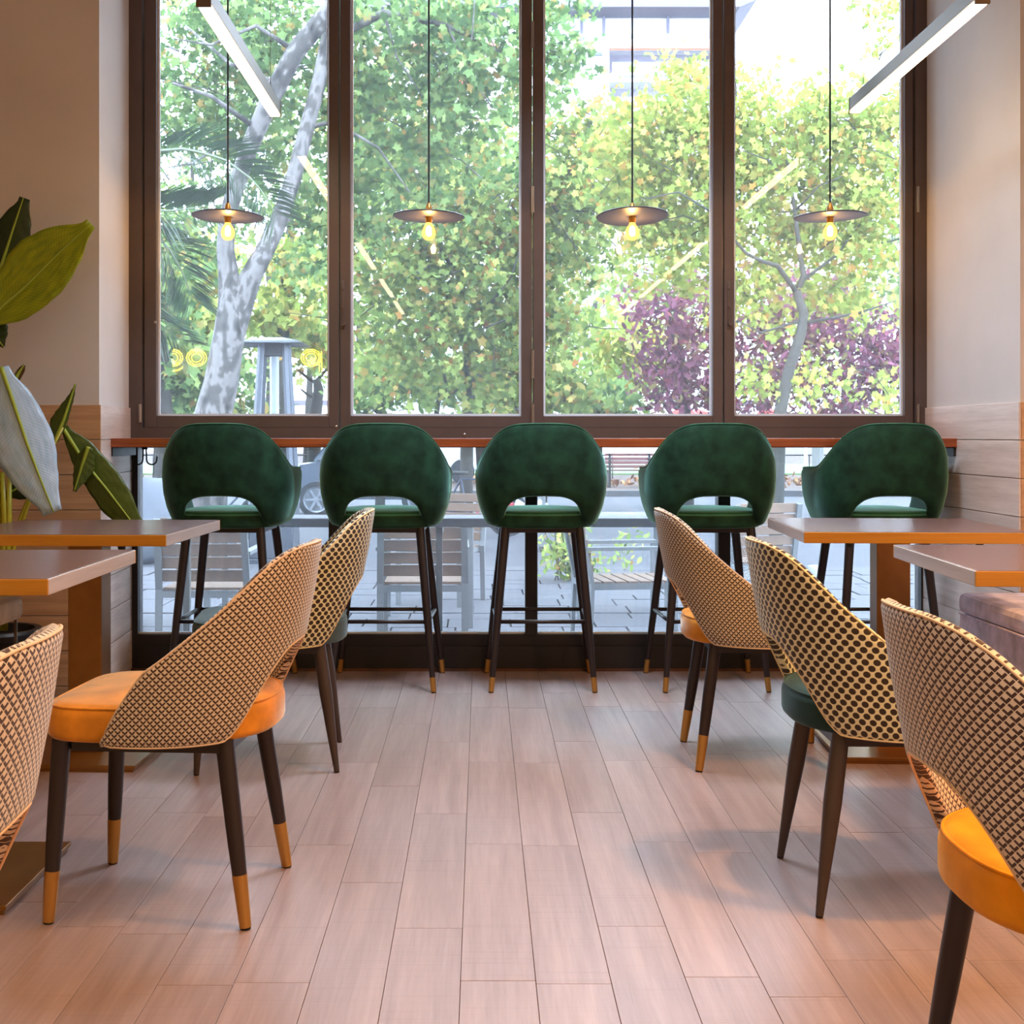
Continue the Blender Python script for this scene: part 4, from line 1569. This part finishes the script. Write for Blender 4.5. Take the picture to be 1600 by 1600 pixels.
# ------------------------------------------------------------------ vegetation
def leaf_cloud(blobs, size, seed, shape='palm', jitter=.45, many=1.0, cluster=16, spread=2.3):
    """blobs: (centre Vector, (rx, ry, rz), count). One mesh of loose leaves."""
    r = np.random.default_rng(seed)
    cs = []
    for c, rad, n in blobs:
        n = int(n * many)
        nc = max(3, int(n / cluster))
        d = r.normal(size=(nc, 3))
        d /= np.linalg.norm(d, axis=1)[:, None]
        rr = r.random(nc) ** .45 * (1 + .16 * r.normal(size=nc))
        cc = np.array(c)[None, :] + d * rr[:, None] * np.array(rad)[None, :]
        sp = size * spread * (.6 + .8 * r.random(nc))
        w = r.integers(0, nc, n)
        cs.append(cc[w] + r.normal(size=(n, 3)) * sp[w][:, None] * np.array((1, 1, .65))[None, :])
    C = np.concatenate(cs)
    n = len(C)
    # leaf outline in its own plane
    if shape == 'palm':
        ang = np.array([0, 36, 65, 105, 140, 180, 220, 255, 295, 324]) * PI / 180
        rad = np.array([1, .55, .95, .5, .72, .3, .72, .5, .95, .55])
        out = np.stack([np.sin(ang) * rad, np.cos(ang) * rad], 1)
    elif shape == 'oval':
        out = np.array([(0, -1), (.42, -.3), (.38, .35), (0, 1), (-.38, .35), (-.42, -.3)], dtype=float)
    else:
        out = np.array([(0, -1), (.12, 0), (0, 1), (-.12, 0)], dtype=float)
    k = len(out)
    A = r.normal(size=(n, 3))
    A[:, 2] -= .5
    A /= np.linalg.norm(A, axis=1)[:, None]
    B = np.cross(A, r.normal(size=(n, 3)))
    B /= np.linalg.norm(B, axis=1)[:, None]
    s = size * (1 + jitter * (r.random(n) - .5) * 2)
    V = C[:, None, :] + (out[None, :, 0, None] * B[:, None, :] + out[None, :, 1, None] * A[:, None, :]) * s[:, None, None]
    # slight cupping
    N = np.cross(A, B)
    V += (np.linalg.norm(out, axis=1)[None, :, None] ** 2 * .18) * N[:, None, :] * s[:, None, None]
    me = bpy.data.meshes.new('foliage')
    me.vertices.add(n * k)
    me.vertices.foreach_set('co', V.astype(np.float32).ravel())
    me.loops.add(n * k)
    me.loops.foreach_set('vertex_index', np.arange(n * k, dtype=np.int32))
    me.polygons.add(n)
    me.polygons.foreach_set('loop_start', np.arange(0, n * k, k, dtype=np.int32))
    me.update(calc_edges=True)
    return me


L_PLANE = leaf_mat('plane_leaves', [(0, lsrgb(96, 116, 62)), (.2, lsrgb(140, 166, 82)), (.5, lsrgb(178, 200, 104)), (.78, lsrgb(212, 222, 118)), (.9, lsrgb(232, 208, 112)), (1, lsrgb(206, 132, 66))])
L_COOL = leaf_mat('cool_leaves', [(0, lsrgb(84, 112, 66)), (.3, lsrgb(122, 156, 88)), (.6, lsrgb(160, 192, 112)), (.88, lsrgb(200, 220, 128)), (1, lsrgb(208, 160, 86))])
L_LIME = leaf_mat('lime_leaves', [(0, lsrgb(140, 160, 66)), (.3, lsrgb(184, 202, 88)), (.65, lsrgb(220, 228, 112)), (.88, lsrgb(244, 224, 110)), (1, lsrgb(236, 168, 78))])
L_PURP = leaf_mat('purple_leaves', [(0, lsrgb(104, 58, 74)), (.4, lsrgb(156, 92, 116)), (.7, lsrgb(186, 116, 136)), (.85, lsrgb(168, 84, 92)), (1, lsrgb(200, 196, 116))], .35)
L_BACK = leaf_mat('background_leaves', [(0, lsrgb(116, 140, 86)), (.4, lsrgb(160, 182, 110)), (.7, lsrgb(204, 212, 128)), (.92, lsrgb(228, 210, 122)), (1, lsrgb(214, 150, 90))])


def tree(name, label, limbs, blobs, leafmat, barkmat, size, seed, shape='palm', group=None, many=1.0):
    """limbs: list of ([(px,py,d)...], [radius...]); blobs in (px, py, d, rx, rz, ry, n)"""
    base = P(*limbs[0][0][0])
    base.z = G
    t = thing(name, label, 'tree', base, 0, group)
    for i, (pts, rad) in enumerate(limbs):
        q = MB().tube([P(*p) - base for p in pts], rad, 10 if i == 0 else 7)
        obj('trunk' if i == 0 else 'branch', q, barkmat, t, smooth=True)
    bl = [(P(px, py, d) - base, (rx, ry, rz), n) for px, py, d, rx, rz, ry, n in blobs]
    f = obj('foliage', leaf_cloud(bl, size, seed, shape, many=many), leafmat, t)
    f['kind'] = 'stuff'
    tw = MB()
    rr = random.Random(seed)
    for c, (ax, ay, az), n in bl:
        for q_ in range(max(2, min(9, n // 120))):
            a = c + Vector((rr.uniform(-.7, .7) * ax, rr.uniform(-.7, .7) * ay, rr.uniform(-.7, .7) * az))
            dr = Vector((rr.uniform(-1, 1), rr.uniform(-.5, .5), rr.uniform(-.2, .9))).normalized() * ax * rr.uniform(.5, 1.1)
            m_ = a + dr * .5 + Vector((rr.uniform(-.1, .1), 0, rr.uniform(-.1, .1))) * ax
            w0 = size * rr.uniform(.10, .22)
            tw.tube([a, m_, a + dr], [w0, w0 * .7, w0 * .3], 4, cap=False)
    k_ = obj('twigs', tw, barkmat, t)
    k_['kind'] = 'stuff'
    return t


Gy = lambda d: VY + (CAM_H - G) * F / d     # image row of the street level at depth d
tree('plane_tree', 'big forked plane tree with pale bark behind the leftmost pane',
     [([(318, Gy(13.5), 13.5), (330, 660, 13.5), (345, 600, 13.5), (357, 530, 13.5), (362, 480, 13.5), (358, 435, 13.5), (352, 390, 13.45), (354, 345, 13.4), (366, 300, 13.3), (388, 235, 13.2), (420, 160, 13.0), (462, 80, 12.9), (520, 10, 12.8), (560, -40, 12.7)],
       [.22, .20, .18, .165, .145, .11, .092, .086, .088, .09, .095, .095, .09, .08]),
      ([(348, 575, 13.52), (362, 525, 13.52), (376, 475, 13.52), (392, 432, 13.5), (412, 395, 13.5), (432, 355, 13.6), (458, 280, 13.7), (478, 205, 13.8), (498, 130, 13.9), (512, 60, 14), (520, -30, 14.1)], [.12, .135, .135, .115, .10, .092, .085, .082, .08, .076, .07]),
      ([(400, 200, 13.1), (330, 150, 12.8), (270, 130, 12.5)], [.03, .022, .012]),
      ([(430, 130, 13), (360, 100, 13.2), (290, 40, 13.4)], [.03, .02, .012]),
      ([(520, 60, 14), (600, 20, 14), (700, 40, 14), (800, 90, 14.2)], [.05, .04, .028, .015]),
      ([(392, 235, 13.2), (350, 225, 13), (300, 255, 12.9), (262, 262, 12.8)], [.025, .018, .012, .006]), ([(480, 200, 13.8), (520, 190, 13.9), (590, 230, 14), (640, 300, 14)], [.03, .022, .015, .008]),
      ([(700, 40, 14), (730, 110, 14), (770, 170, 14)], [.015, .012, .006]), ([(600, 20, 14), (620, 90, 14), (660, 150, 14)], [.016, .012, .006]), ([(462, 80, 12.9), (400, 40, 12.8), (330, 70, 12.8), (270, 60, 12.7)], [.03, .02, .014, .006])],
     [(330, 60, 14.6, 1.0, .9, 1.1, 1700), (450, 40, 15.2, 1.0, .8, 1.0, 1300), (300, 180, 15.3, .9, .7, .9, 1100), (640, 40, 14.5, 1.1, .9, 1.1, 1900), (740, 110, 14.6, .9, .8, 1.0, 1300),
      (600, 160, 15.6, 1.0, .8, .9, 1300), (420, 180, 15.8, .9, .8, .8, 900), (850, 30, 14.4, .42, .9, .6, 520), (880, 95, 14.3, .3, .25, .4, 130), (480, 330, 16.2, .9, .9, .8, 900), (290, 330, 16, .9, .8, .8, 800),
      (700, 240, 15.8, .9, .8, .9, 1100), (570, 300, 16.4, .9, .9, .9, 1000)],
     L_COOL, M_BARK, .060, 11, many=1.08)
tree('plane_tree', 'slender plane tree with a mottled trunk behind the second pane',
     [([(728, Gy(21), 21), (730, 655, 21), (735, 590, 21), (728, 520, 21.0), (718, 430, 21), (700, 330, 21), (680, 200, 21)], [.11, .10, .095, .085, .075, .06, .04]),
      ([(728, 520, 21), (680, 420, 20.6), (640, 330, 20.4), (560, 200, 20.3)], [.07, .055, .045, .025]),
      ([(722, 470, 21), (790, 380, 20.8), (850, 300, 20.6), (940, 225, 20.3), (1000, 215, 20.2)], [.06, .05, .045, .035, .02]),
      ([(735, 590, 21), (700, 620, 20.5), (690, 560, 20.2)], [.03, .03, .02]),
      ([(718, 430, 21), (690, 395, 20), (675, 330, 19.6), (600, 270, 19.4)], [.04, .03, .022, .01]), ([(850, 300, 20.6), (870, 330, 20), (935, 330, 19.6), (990, 350, 19.4)], [.03, .02, .015, .008]),
      ([(728, 500, 20.8), (770, 470, 19.6), (800, 430, 19.2), (815, 380, 19)], [.04, .03, .018, .008]), ([(690, 400, 20), (650, 430, 19.4), (600, 420, 19.2)], [.02, .015, .008]), ([(900, 255, 20.4), (915, 210, 20), (930, 170, 19.8)], [.02, .014, .006])],
     [(640, 330, 20, 1.5, 1.3, 1.3, 2200), (760, 300, 20.4, 1.5, 1.3, 1.3, 2200), (600, 460, 20.2, 1.1, 1.1, 1.1, 1500), (720, 430, 20, 1.4, 1.2, 1.2, 2000), (820, 420, 20.3, 1.2, 1.3, 1.2, 1700),
      (640, 560, 20.5, 1.0, .8, 1.0, 900), (780, 540, 20.2, 1.1, 1.0, 1.0, 1300), (900, 330, 20.2, 1.2, 1.2, 1.1, 1700), (950, 250, 20.2, 1.0, .9, .9, 1100), (570, 220, 20.2, 1.2, 1.2, 1, 1300), (900, 210, 20.5, .8, .7, .8, 700), (860, 520, 20.6, .9, .9, .9, 900)],
     L_PLANE, M_BARK_G, .076, 12, many=.92)
tree('lime_tree', 'light yellow green tree with a thin crooked trunk behind the rightmost pane',
     [([(1212, Gy(15), 15), (1218, 650, 15), (1232, 580, 15), (1252, 520, 15), (1256, 490, 15), (1245, 455, 15)], [.085, .075, .066, .06, .055, .05]),
      ([(1245, 457, 15), (1215, 415, 14.9), (1190, 408, 14.8), (1165, 395, 14.8), (1110, 330, 14.6)], [.035, .028, .022, .018, .01]),
      ([(1245, 457, 15), (1256, 430, 15), (1250, 398, 15), (1242, 330, 15), (1230, 250, 15)], [.04, .036, .03, .024, .015]),
      ([(1252, 440, 15), (1285, 415, 15.1), (1305, 400, 15.1), (1360, 330, 15.2)], [.025, .018, .014, .008]),
      ([(1255, 505, 15), (1310, 495, 14.9), (1345, 488, 14.9), (1400, 470, 14.8)], [.022, .016, .012, .006]),
      ([(1110, 330, 14.6), (1060, 300, 14.4), (1010, 310, 14.4)], [.012, .01, .005]), ([(1242, 330, 15), (1280, 290, 14.8), (1330, 270, 14.8)], [.015, .01, .005]), ([(1236, 290, 15), (1200, 250, 14.8), (1160, 235, 14.7)], [.014, .01, .005]), ([(1253, 500, 15), (1190, 520, 14.9), (1150, 500, 14.8)], [.018, .012, .005])],
     [(1060, 200, 15.6, .75, .62, .8, 1250), (1000, 260, 15.8, .75, .65, .8, 1100), (1090, 290, 15.4, .8, .7, .8, 1200), (1170, 190, 15.4, .6, .62, .7, 950), (1220, 270, 15.4, .8, .75, .8, 1400),
      (1330, 230, 15.3, .62, .62, .7, 1000), (1280, 190, 15.5, .4, .4, .5, 420), (1390, 190, 15.2, .45, .5, .5, 480), (1360, 330, 15.3, .7, .75, .8, 1100), (1270, 360, 15.6, .7, .6, .7, 800), (1120, 390, 15.6, .75, .6, .7, 850), (1030, 370, 15.8, .7, .7, .7, 800),
      (1180, 470, 15.6, .6, .5, .6, 380), (1330, 460, 15.5, .6, .5, .6, 380), (1280, 590, 15.4, .5, .4, .5, 130), (1180, 590, 15.4, .4, .4, .5, 110), (1390, 620, 15.2, .3, .3, .4, 90), (1395, 20, 14.8, .28, .30, .4, 110), (1385, 80, 14.9, .18, .12, .3, 30), (1075, 120, 16, .4, .3, .4, 260)],
     L_LIME, M_BARK_G, .054, 13, many=1.35)
tree('plum_tree', 'dark purple leaved tree low behind the right panes',
     [([(1075, Gy(24), 24), (1070, 640, 24), (1062, 560, 24), (1040, 480, 24)], [.12, .11, .10, .06]), ([(1064, 590, 24), (1120, 530, 24), (1180, 480, 24)], [.05, .04, .03]),
      ([(1390, 660, 24), (1380, 580, 24), (1350, 500, 24)], [.08, .06, .04])],
     [(1070, 500, 23.5, 1.0, .8, 1, 1500), (1090, 600, 23.5, 1.0, .65, 1, 1300), (1200, 500, 23.6, 1.1, .9, 1, 1700), (1180, 600, 23.8, 1.0, .7, 1, 1300), (1300, 520, 23.5, 1.1, .9, 1, 1700), (1310, 610, 23.5, 1.0, .6, 1, 1300), (1400, 560, 23.4, .9, 1.0, 1, 1500), (1030, 560, 23.6, .4, .5, .6, 350)],
     L_PURP, M_BARK_D, .075, 14, 'oval', many=.8)
tree('bent_tree', 'small bent tree with a dark leaning trunk at the foot of the second pane',
     [([(762, Gy(24), 24), (752, 650, 24), (760, 625, 24), (785, 605, 24), (800, 590, 24)], [.16, .14, .13, .08, .05]),
      ([(800, 590, 24), (815, 560, 24), (800, 520, 24)], [.05, .035, .02])],
     [(790, 580, 23.8, .8, .7, .8, 900), (760, 610, 23.6, .35, .3, .5, 160), (830, 610, 24.2, .6, .6, .6, 500), (880, 600, 24.3, .7, .6, .6, 600)],
     L_PLANE, M_BARK_D, .10, 15, 'oval')
tree('shrub_tree', 'low many-branched tree with black twigs left of the mottled trunk',
     [([(594, Gy(23), 23), (594, 640, 23), (602, 615, 23), (598, 590, 23), (582, 575, 23)], [.09, .075, .06, .05, .03]),
      ([(602, 620, 23), (626, 605, 23), (645, 575, 23)], [.04, .03, .015]), ([(590, 645, 23), (572, 630, 23), (560, 612, 23)], [.03, .025, .012]),
      ([(684, Gy(23), 23), (682, 645, 23), (690, 600, 23), (690, 570, 23)], [.05, .045, .035, .02])],
     [(590, 590, 22.8, .6, .45, .6, 500), (570, 630, 22.8, .35, .25, .4, 200), (650, 590, 22.9, .6, .4, .6, 420), (690, 600, 23, .4, .4, .5, 260)],
     L_COOL, M_BARK_D, .09, 16, 'oval')
tree('dark_tree', 'dark forked young tree right of the patio heater',
     [([(489, Gy(27), 27), (492, 650, 27), (498, 610, 27), (495, 592, 27)], [.15, .135, .11, .08]), ([(496, 600, 27), (480, 590, 27), (466, 578, 27)], [.04, .035, .02]),
      ([(496, 594, 27), (506, 582, 27), (518, 570, 27)], [.045, .035, .02]), ([(496, 625, 27), (482, 618, 27), (470, 608, 27)], [.035, .03, .02])],
     [(500, 540, 27.3, .7, .5, .6, 420), (460, 520, 27.4, .5, .4, .5, 260)],
     L_PLANE, M_BARK_D, .12, 17)
tree('grey_tree', 'straight grey trunked tree between the big trunk and the first window post',
     [([(436, Gy(26), 26), (440, 600, 26), (443, 500, 26), (446, 420, 26), (458, 330, 26), (470, 250, 26)], [.15, .13, .115, .105, .08, .05]),
      ([(447, 480, 26), (466, 455, 26), (490, 420, 26), (512, 380, 26)], [.035, .03, .022, .01])],
     [(470, 420, 25.8, .8, .9, .8, 700), (300, 430, 25.5, .8, .7, .8, 900), (280, 500, 25.5, .7, .5, .8, 800), (430, 500, 26, .5, .4, .6, 300), (320, 520, 25.8, .5, .5, .6, 400)],
     L_LIME, M_BARK_G, .13, 18)
tree('old_tree', 'dark trunked old tree against the left jamb of the window',
     [([(256, Gy(18), 18), (257, 650, 18), (254, 590, 18), (246, 520, 18), (230, 420, 18)], [.14, .12, .10, .09, .06]), ([(256, 620, 18), (280, 600, 18), (330, 550, 18)], [.03, .02, .012])],
     [(260, 560, 18.3, .6, .4, .6, 500), (300, 600, 18.6, .7, .5, .6, 700), (240, 420, 18.4, .7, .6, .6, 600)],
     L_COOL, M_BARK_D, .10, 19)
# trees farther back close the view between the trunks
far = [(250, 470, 36, 3.0, 3.6), (420, 380, 40, 3.6, 4.6), (560, 470, 38, 3.2, 3.4), (680, 500, 40, 3.6, 3.2), (800, 470, 38, 3.2, 3.6), (930, 470, 36, 3.0, 3.3), (1060, 440, 38, 3.0, 3.4), (1190, 430, 40, 3.2, 3.4), (1320, 420, 38, 3.2, 3.6), (1430, 450, 37, 2.6, 3.4), (620, 260, 44, 4.0, 4.4), (300, 200, 44, 4.2, 4.6), (480, 180, 46, 3.6, 4.4), (780, 300, 44, 3.4, 3.2)]
words = ['behind the palm', 'behind the forked trunk', 'behind the first post', 'behind the mottled trunk', 'behind the central mullion', 'under the white building', 'left of the purple tree', 'behind the third post', 'behind the thin crooked trunk', 'beside the right jamb', 'high behind the second pane', 'high above the palm', 'high behind the fork', 'high behind the second lamp']
for i, ((px, py, d, rx, rz), w) in enumerate(zip(far, words)):
    d0, d = d, (36 + 5 * (i % 4) if i < 10 else (56, 60, 64, 67)[i - 10])
    rx, rz = rx * d / d0 * .9, rz * d / d0
    low_ = py + rz * F / d * .75
    tree('park_tree', f'blurred green park tree {w}, far across the street',
         [([(px, Gy(d), d), (px + 4, 600, d), (px, py, d)], [.22, .16, .08])],
         [(px, py, d, rx, rz, 1.6, 1500), (px - rx * F / d * .5, py + 40, d + 1, rx * .7, rz * .6, 1.4, 700), (px + rx * F / d * .5, py + 50, d + 1, rx * .7, rz * .6, 1.4, 700)],
         L_BACK, M_BARK_D, .14, 40 + i, 'oval', None, many=.36)
# lime bush and hedges in the park
for i, (px, py, d, rx, rz, n, m_, w) in enumerate(((975, 560, 27, 1.0, 1.0, 1100, L_LIME, 'bright lime green shrub left of the purple tree'), (930, 630, 26, 1.3, .5, 900, L_COOL, 'low green hedge under the third pane'), (330, 630, 26, 1.2, .55, 900, L_COOL, 'low green hedge behind the big forked trunk'))):
    c = P(px, py, d)
    o = thing('park_shrub', w, 'shrub', (c.x, c.y, G))
    f = obj('foliage', leaf_cloud([(Vector((0, 0, c.z - G)), (rx, .8, rz), n)], .11, 70 + i, 'oval'), m_, o)
    f['kind'] = 'stuff'
    dx = (1075, 850, 330)[i] - px
    dx = dx * d / F
    obj('stem', MB().tube([(dx, 0, 0), (dx * .9, .05, (c.z - G) * .5), (dx * .4, .1, (c.z - G) * .85), (0, 0, c.z - G)], [.06, .05, .04, .02], 7), M_BARK_D, o, smooth=True)
    for k in range(5):
        obj('stem', MB().tube([(dx * .3, .1, (c.z - G) * .9), (random.uniform(-.6, .6) * rx, random.uniform(-.2, .2), c.z - G + random.uniform(-.3, .4) * rz)], [.02, .008], 5), M_BARK_D, o)
# shrub growing at the terrace edge
c = P(880, 862, 12.2)
bs = thing('terrace_shrub', 'loose leafy shrub at the terrace edge right of the central post', 'shrub', (c.x, c.y, G))
f = obj('foliage', leaf_cloud([(Vector((0, 0, .32)), (.26, .22, .32), 420), (Vector((.16, 0, .14)), (.24, .2, .14), 160), (Vector((.55, .1, .30)), (.16, .15, .2), 60)], .036, 90, 'oval'), L_PLANE, bs)
f['kind'] = 'stuff'
for k in range(7):
    obj('stem', MB().tube([(.03 * k - .08, 0, 0), (random.uniform(-.22, .22), random.uniform(-.1, .1), random.uniform(.4, .6))], .006, 5), M_BARK_D, bs)
# lawn strips and fallen leaves on the park ground
lw = struct('lawn', MB().box(-40, 60, 44, 57.9, G + .02, G + .07), pm('lawn_grass', xsrgb(132, 168, 104), .95, var=.2, var_scale=1.2))
fl = obj('fallen_leaves', leaf_cloud([(Vector((x, 35.5, G + .04)), (5, 3.6, .02), 700) for x in (-14, -6, 2, 10, 18)], .09, 95, 'oval'), leaf_mat('fallen_leaf', [(0, xsrgb(150, 104, 80)), (.5, xsrgb(196, 140, 104)), (1, xsrgb(214, 180, 130))], .1))
tag(fl, 'brown fallen leaves strewn over the park soil across the street', 'leaves', kind='stuff')

# palm at the left, crown hidden behind the pier
pl = thing('palm_tree', 'palm with drooping feathery fronds reaching in from the left jamb', 'palm', (*at(170, 9.5)[:2], G))
PB = Vector((*at(170, 9.5)[:2], G))
obj('trunk', MB().tube([(0, 0, 0), (.03, 0, 1.4), (0, 0, 2.55)], [.16, .14, .15], 14), M_BARK_D, pl, smooth=True)
M_FROND = pm('palm_leaflets', xsrgb(84, 122, 78), .5, var=.25, var_scale=4)
fronds = [[(175, 290, 9.5), (225, 238, 9.4), (290, 232, 9.3), (350, 248, 9.2), (400, 285, 9.1), (432, 335, 9.0)], [(175, 310, 9.5), (220, 325, 9.3), (265, 330, 9.2), (325, 322, 9.1)],
          [(175, 320, 9.5), (220, 350, 9.6), (262, 385, 9.6), (285, 425, 9.6), (300, 465, 9.6)], [(170, 340, 9.5), (195, 430, 9.8), (230, 490, 9.9), (285, 535, 10)], [(165, 280, 9.5), (140, 220, 9.4), (80, 230, 9.3)]]
for fr in fronds:
    ps = [P(*p) - PB for p in fr]
    tt = np.linspace(0, 1, len(ps))
    q = lambda t: Vector([float(np.interp(t, tt, [p[i] for p in ps])) for i in range(3)])
    rach = MB().tube([q(t) for t in np.linspace(0, 1, 14)], [.016 * (1 - .8 * t) for t in np.linspace(0, 1, 14)], 6)
    ro_ = obj('frond', rach, pm('frond_rib', xsrgb(140, 150, 120), .6), pl, smooth=True)
    lf = MB()
    for j in range(120):
        t = .06 + .94 * j / 119
        p = q(t)
        tg = (q(min(t + .02, 1)) - q(max(t - .02, 0))).normalized()
        for s in (-1, 1):
            up = Vector((0, 0, 1))
            side = tg.cross(up).normalized() * s
            pv = Vector((tg.z, 0, -tg.x)).normalized() * s
            dirv = (tg * .8 + pv * .62 + side * .25 + Vector((random.uniform(-.12, .12), random.uniform(-.3, .3), random.uniform(-.12, .12)))).normalized()
            L = .42 * (1 - .75 * abs(t - .45))
            w = dirv.cross(tg).normalized() * .0105
            b = len(lf.v)
            e = p + dirv * L + Vector((0, 0, -.10 * L))
            m_ = p + dirv * L * .5
            lf.v += [tuple(p), tuple(m_ + w), tuple(e), tuple(m_ - w)]
            lf.f.append((b, b + 1, b + 2, b + 3))
    lo = obj('leaflets', lf, M_FROND, ro_)
    lo['kind'] = 'stuff'

# ------------------------------------------------------------------ white building beyond the trees
D = 77.0
k = D / F
bx_ = lambda px: (px - VX) * k
bz_ = lambda py: CAM_H - (py - VY) * k
M_FAC = pm('white_facade', srgb(210, 208, 210), .8)
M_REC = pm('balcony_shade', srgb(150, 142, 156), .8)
M_EAVE = pm('eave_grey', srgb(106, 100, 116), .7)
M_AWN = pm('awning_salmon', srgb(214, 116, 92), .7)
M_BGL = pm('balcony_glass', xsrgb(168, 204, 216), .2, spec=.6)
bd = thing('apartment_building', 'white apartment building with a grey eave and balconies above the trees', 'building', (0, D, G))
zz = lambda py: bz_(py) - G
# facade built as wall pieces around the balcony recesses
w_ = MB()
w_.box(bx_(560), bx_(952), 0, 10, 0, zz(60)).box(bx_(952), bx_(1120), 0, 10, zz(74), zz(60)).box(bx_(952), bx_(1120), 0, 10, zz(128), zz(121)).box(bx_(952), bx_(1120), 0, 10, 0, zz(152)).box(bx_(1120), bx_(1142), 0, 10, 0, zz(60))
obj('wall', w_, M_FAC, bd)
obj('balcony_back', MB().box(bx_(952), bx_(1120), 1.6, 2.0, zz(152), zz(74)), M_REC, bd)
obj('balcony_slab', MB().box(bx_(952), bx_(1120), -.6, 1.8, zz(121), zz(118.5)), M_FAC, bd)
obj('balcony_railing', MB().box(bx_(955), bx_(1118), -.55, -.5, zz(118), zz(101)), M_BGL, bd)
obj('awning', MB().bar((bx_(953), .1, zz(75)), (bx_(1120), .1, zz(75)), .9, .12, up=(0, -.4, 1)).box(bx_(953), bx_(1120), -.4, -.3, zz(79), zz(74)), M_AWN, bd)
obj('awning', MB().box(bx_(632), bx_(780), -.9, 0, zz(82), zz(74)), M_AWN, bd)
obj('awning', MB().box(bx_(670), bx_(740), -.9, 0, zz(134), zz(127)), M_AWN, bd)
for a, b in ((893, 914), (918, 941)):
    f = obj('window', MB().box(bx_(a), bx_(b), -.06, .0, zz(104), zz(83)), pm('shutter_pale', xsrgb(206, 220, 226), .6), bd)
    obj('shutter_box', MB().box(bx_(a), bx_(b), -.14, -.0, zz(87), zz(82.5)), pm('shutter_grey', xsrgb(132, 138, 148), .6), f)
for a in (590, 680, 780, 840):
    f = obj('window', MB().box(bx_(a), bx_(a + 40), -.06, 0, zz(118), zz(86)), pm('shutter_pale', xsrgb(206, 220, 226), .6), bd)
# set-back attic with roof terrace
obj('attic_wall', MB().box(bx_(560), bx_(1136), .9, 10, zz(60), zz(18)), M_FAC, bd)
obj('terrace_railing', MB().box(bx_(560), bx_(1148), -.1, -.05, zz(60), zz(53.5)), pm('railing_grey', xsrgb(196, 198, 210), .6), bd)
for px in (910, 945, 1046, 1137):
    obj('terrace_post', MB().box(bx_(px) - .08, bx_(px) + .08, .5, .7, zz(58), zz(20)), M_EAVE, bd)
ev = MB()
ev.v = [(bx_(560), -1.2, zz(21)), (bx_(1150), -1.2, zz(21)), (bx_(1176), -1.2, zz(10)), (bx_(560), -1.2, zz(10)), (bx_(560), 10, zz(21)), (bx_(1150), 10, zz(21)), (bx_(1176), 10, zz(10)), (bx_(560), 10, zz(10))]
ev.f = [(0, 1, 2, 3), (4, 7, 6, 5), (0, 4, 5, 1), (1, 5, 6, 2), (2, 6, 7, 3), (3, 7, 4, 0)]
obj('eave', ev, M_EAVE, bd)
obj('roof_parapet', MB().box(bx_(560), bx_(1120), .5, 10, zz(10), zz(-14)), M_FAC, bd)
# pale low wall and shopfronts far behind the trunks
lwv = thing('garden_wall', 'pale low building far behind the trunks of the park', 'wall', (0, 96, G))
obj('wall', MB().box(-26, 20, 0, 3, 0, 3.6), M_FAC, lwv)
obj('cornice', MB().box(-26.2, 20.2, -.2, 3, 3.6, 3.9), M_EAVE, lwv)
for i in range(14):
    obj('shop_window', MB().box(-25 + i * 3.2, -23.2 + i * 3.2, -.05, 0, .4, 2.0), pm('shop_glass', xsrgb(120, 128, 140), .3), lwv)
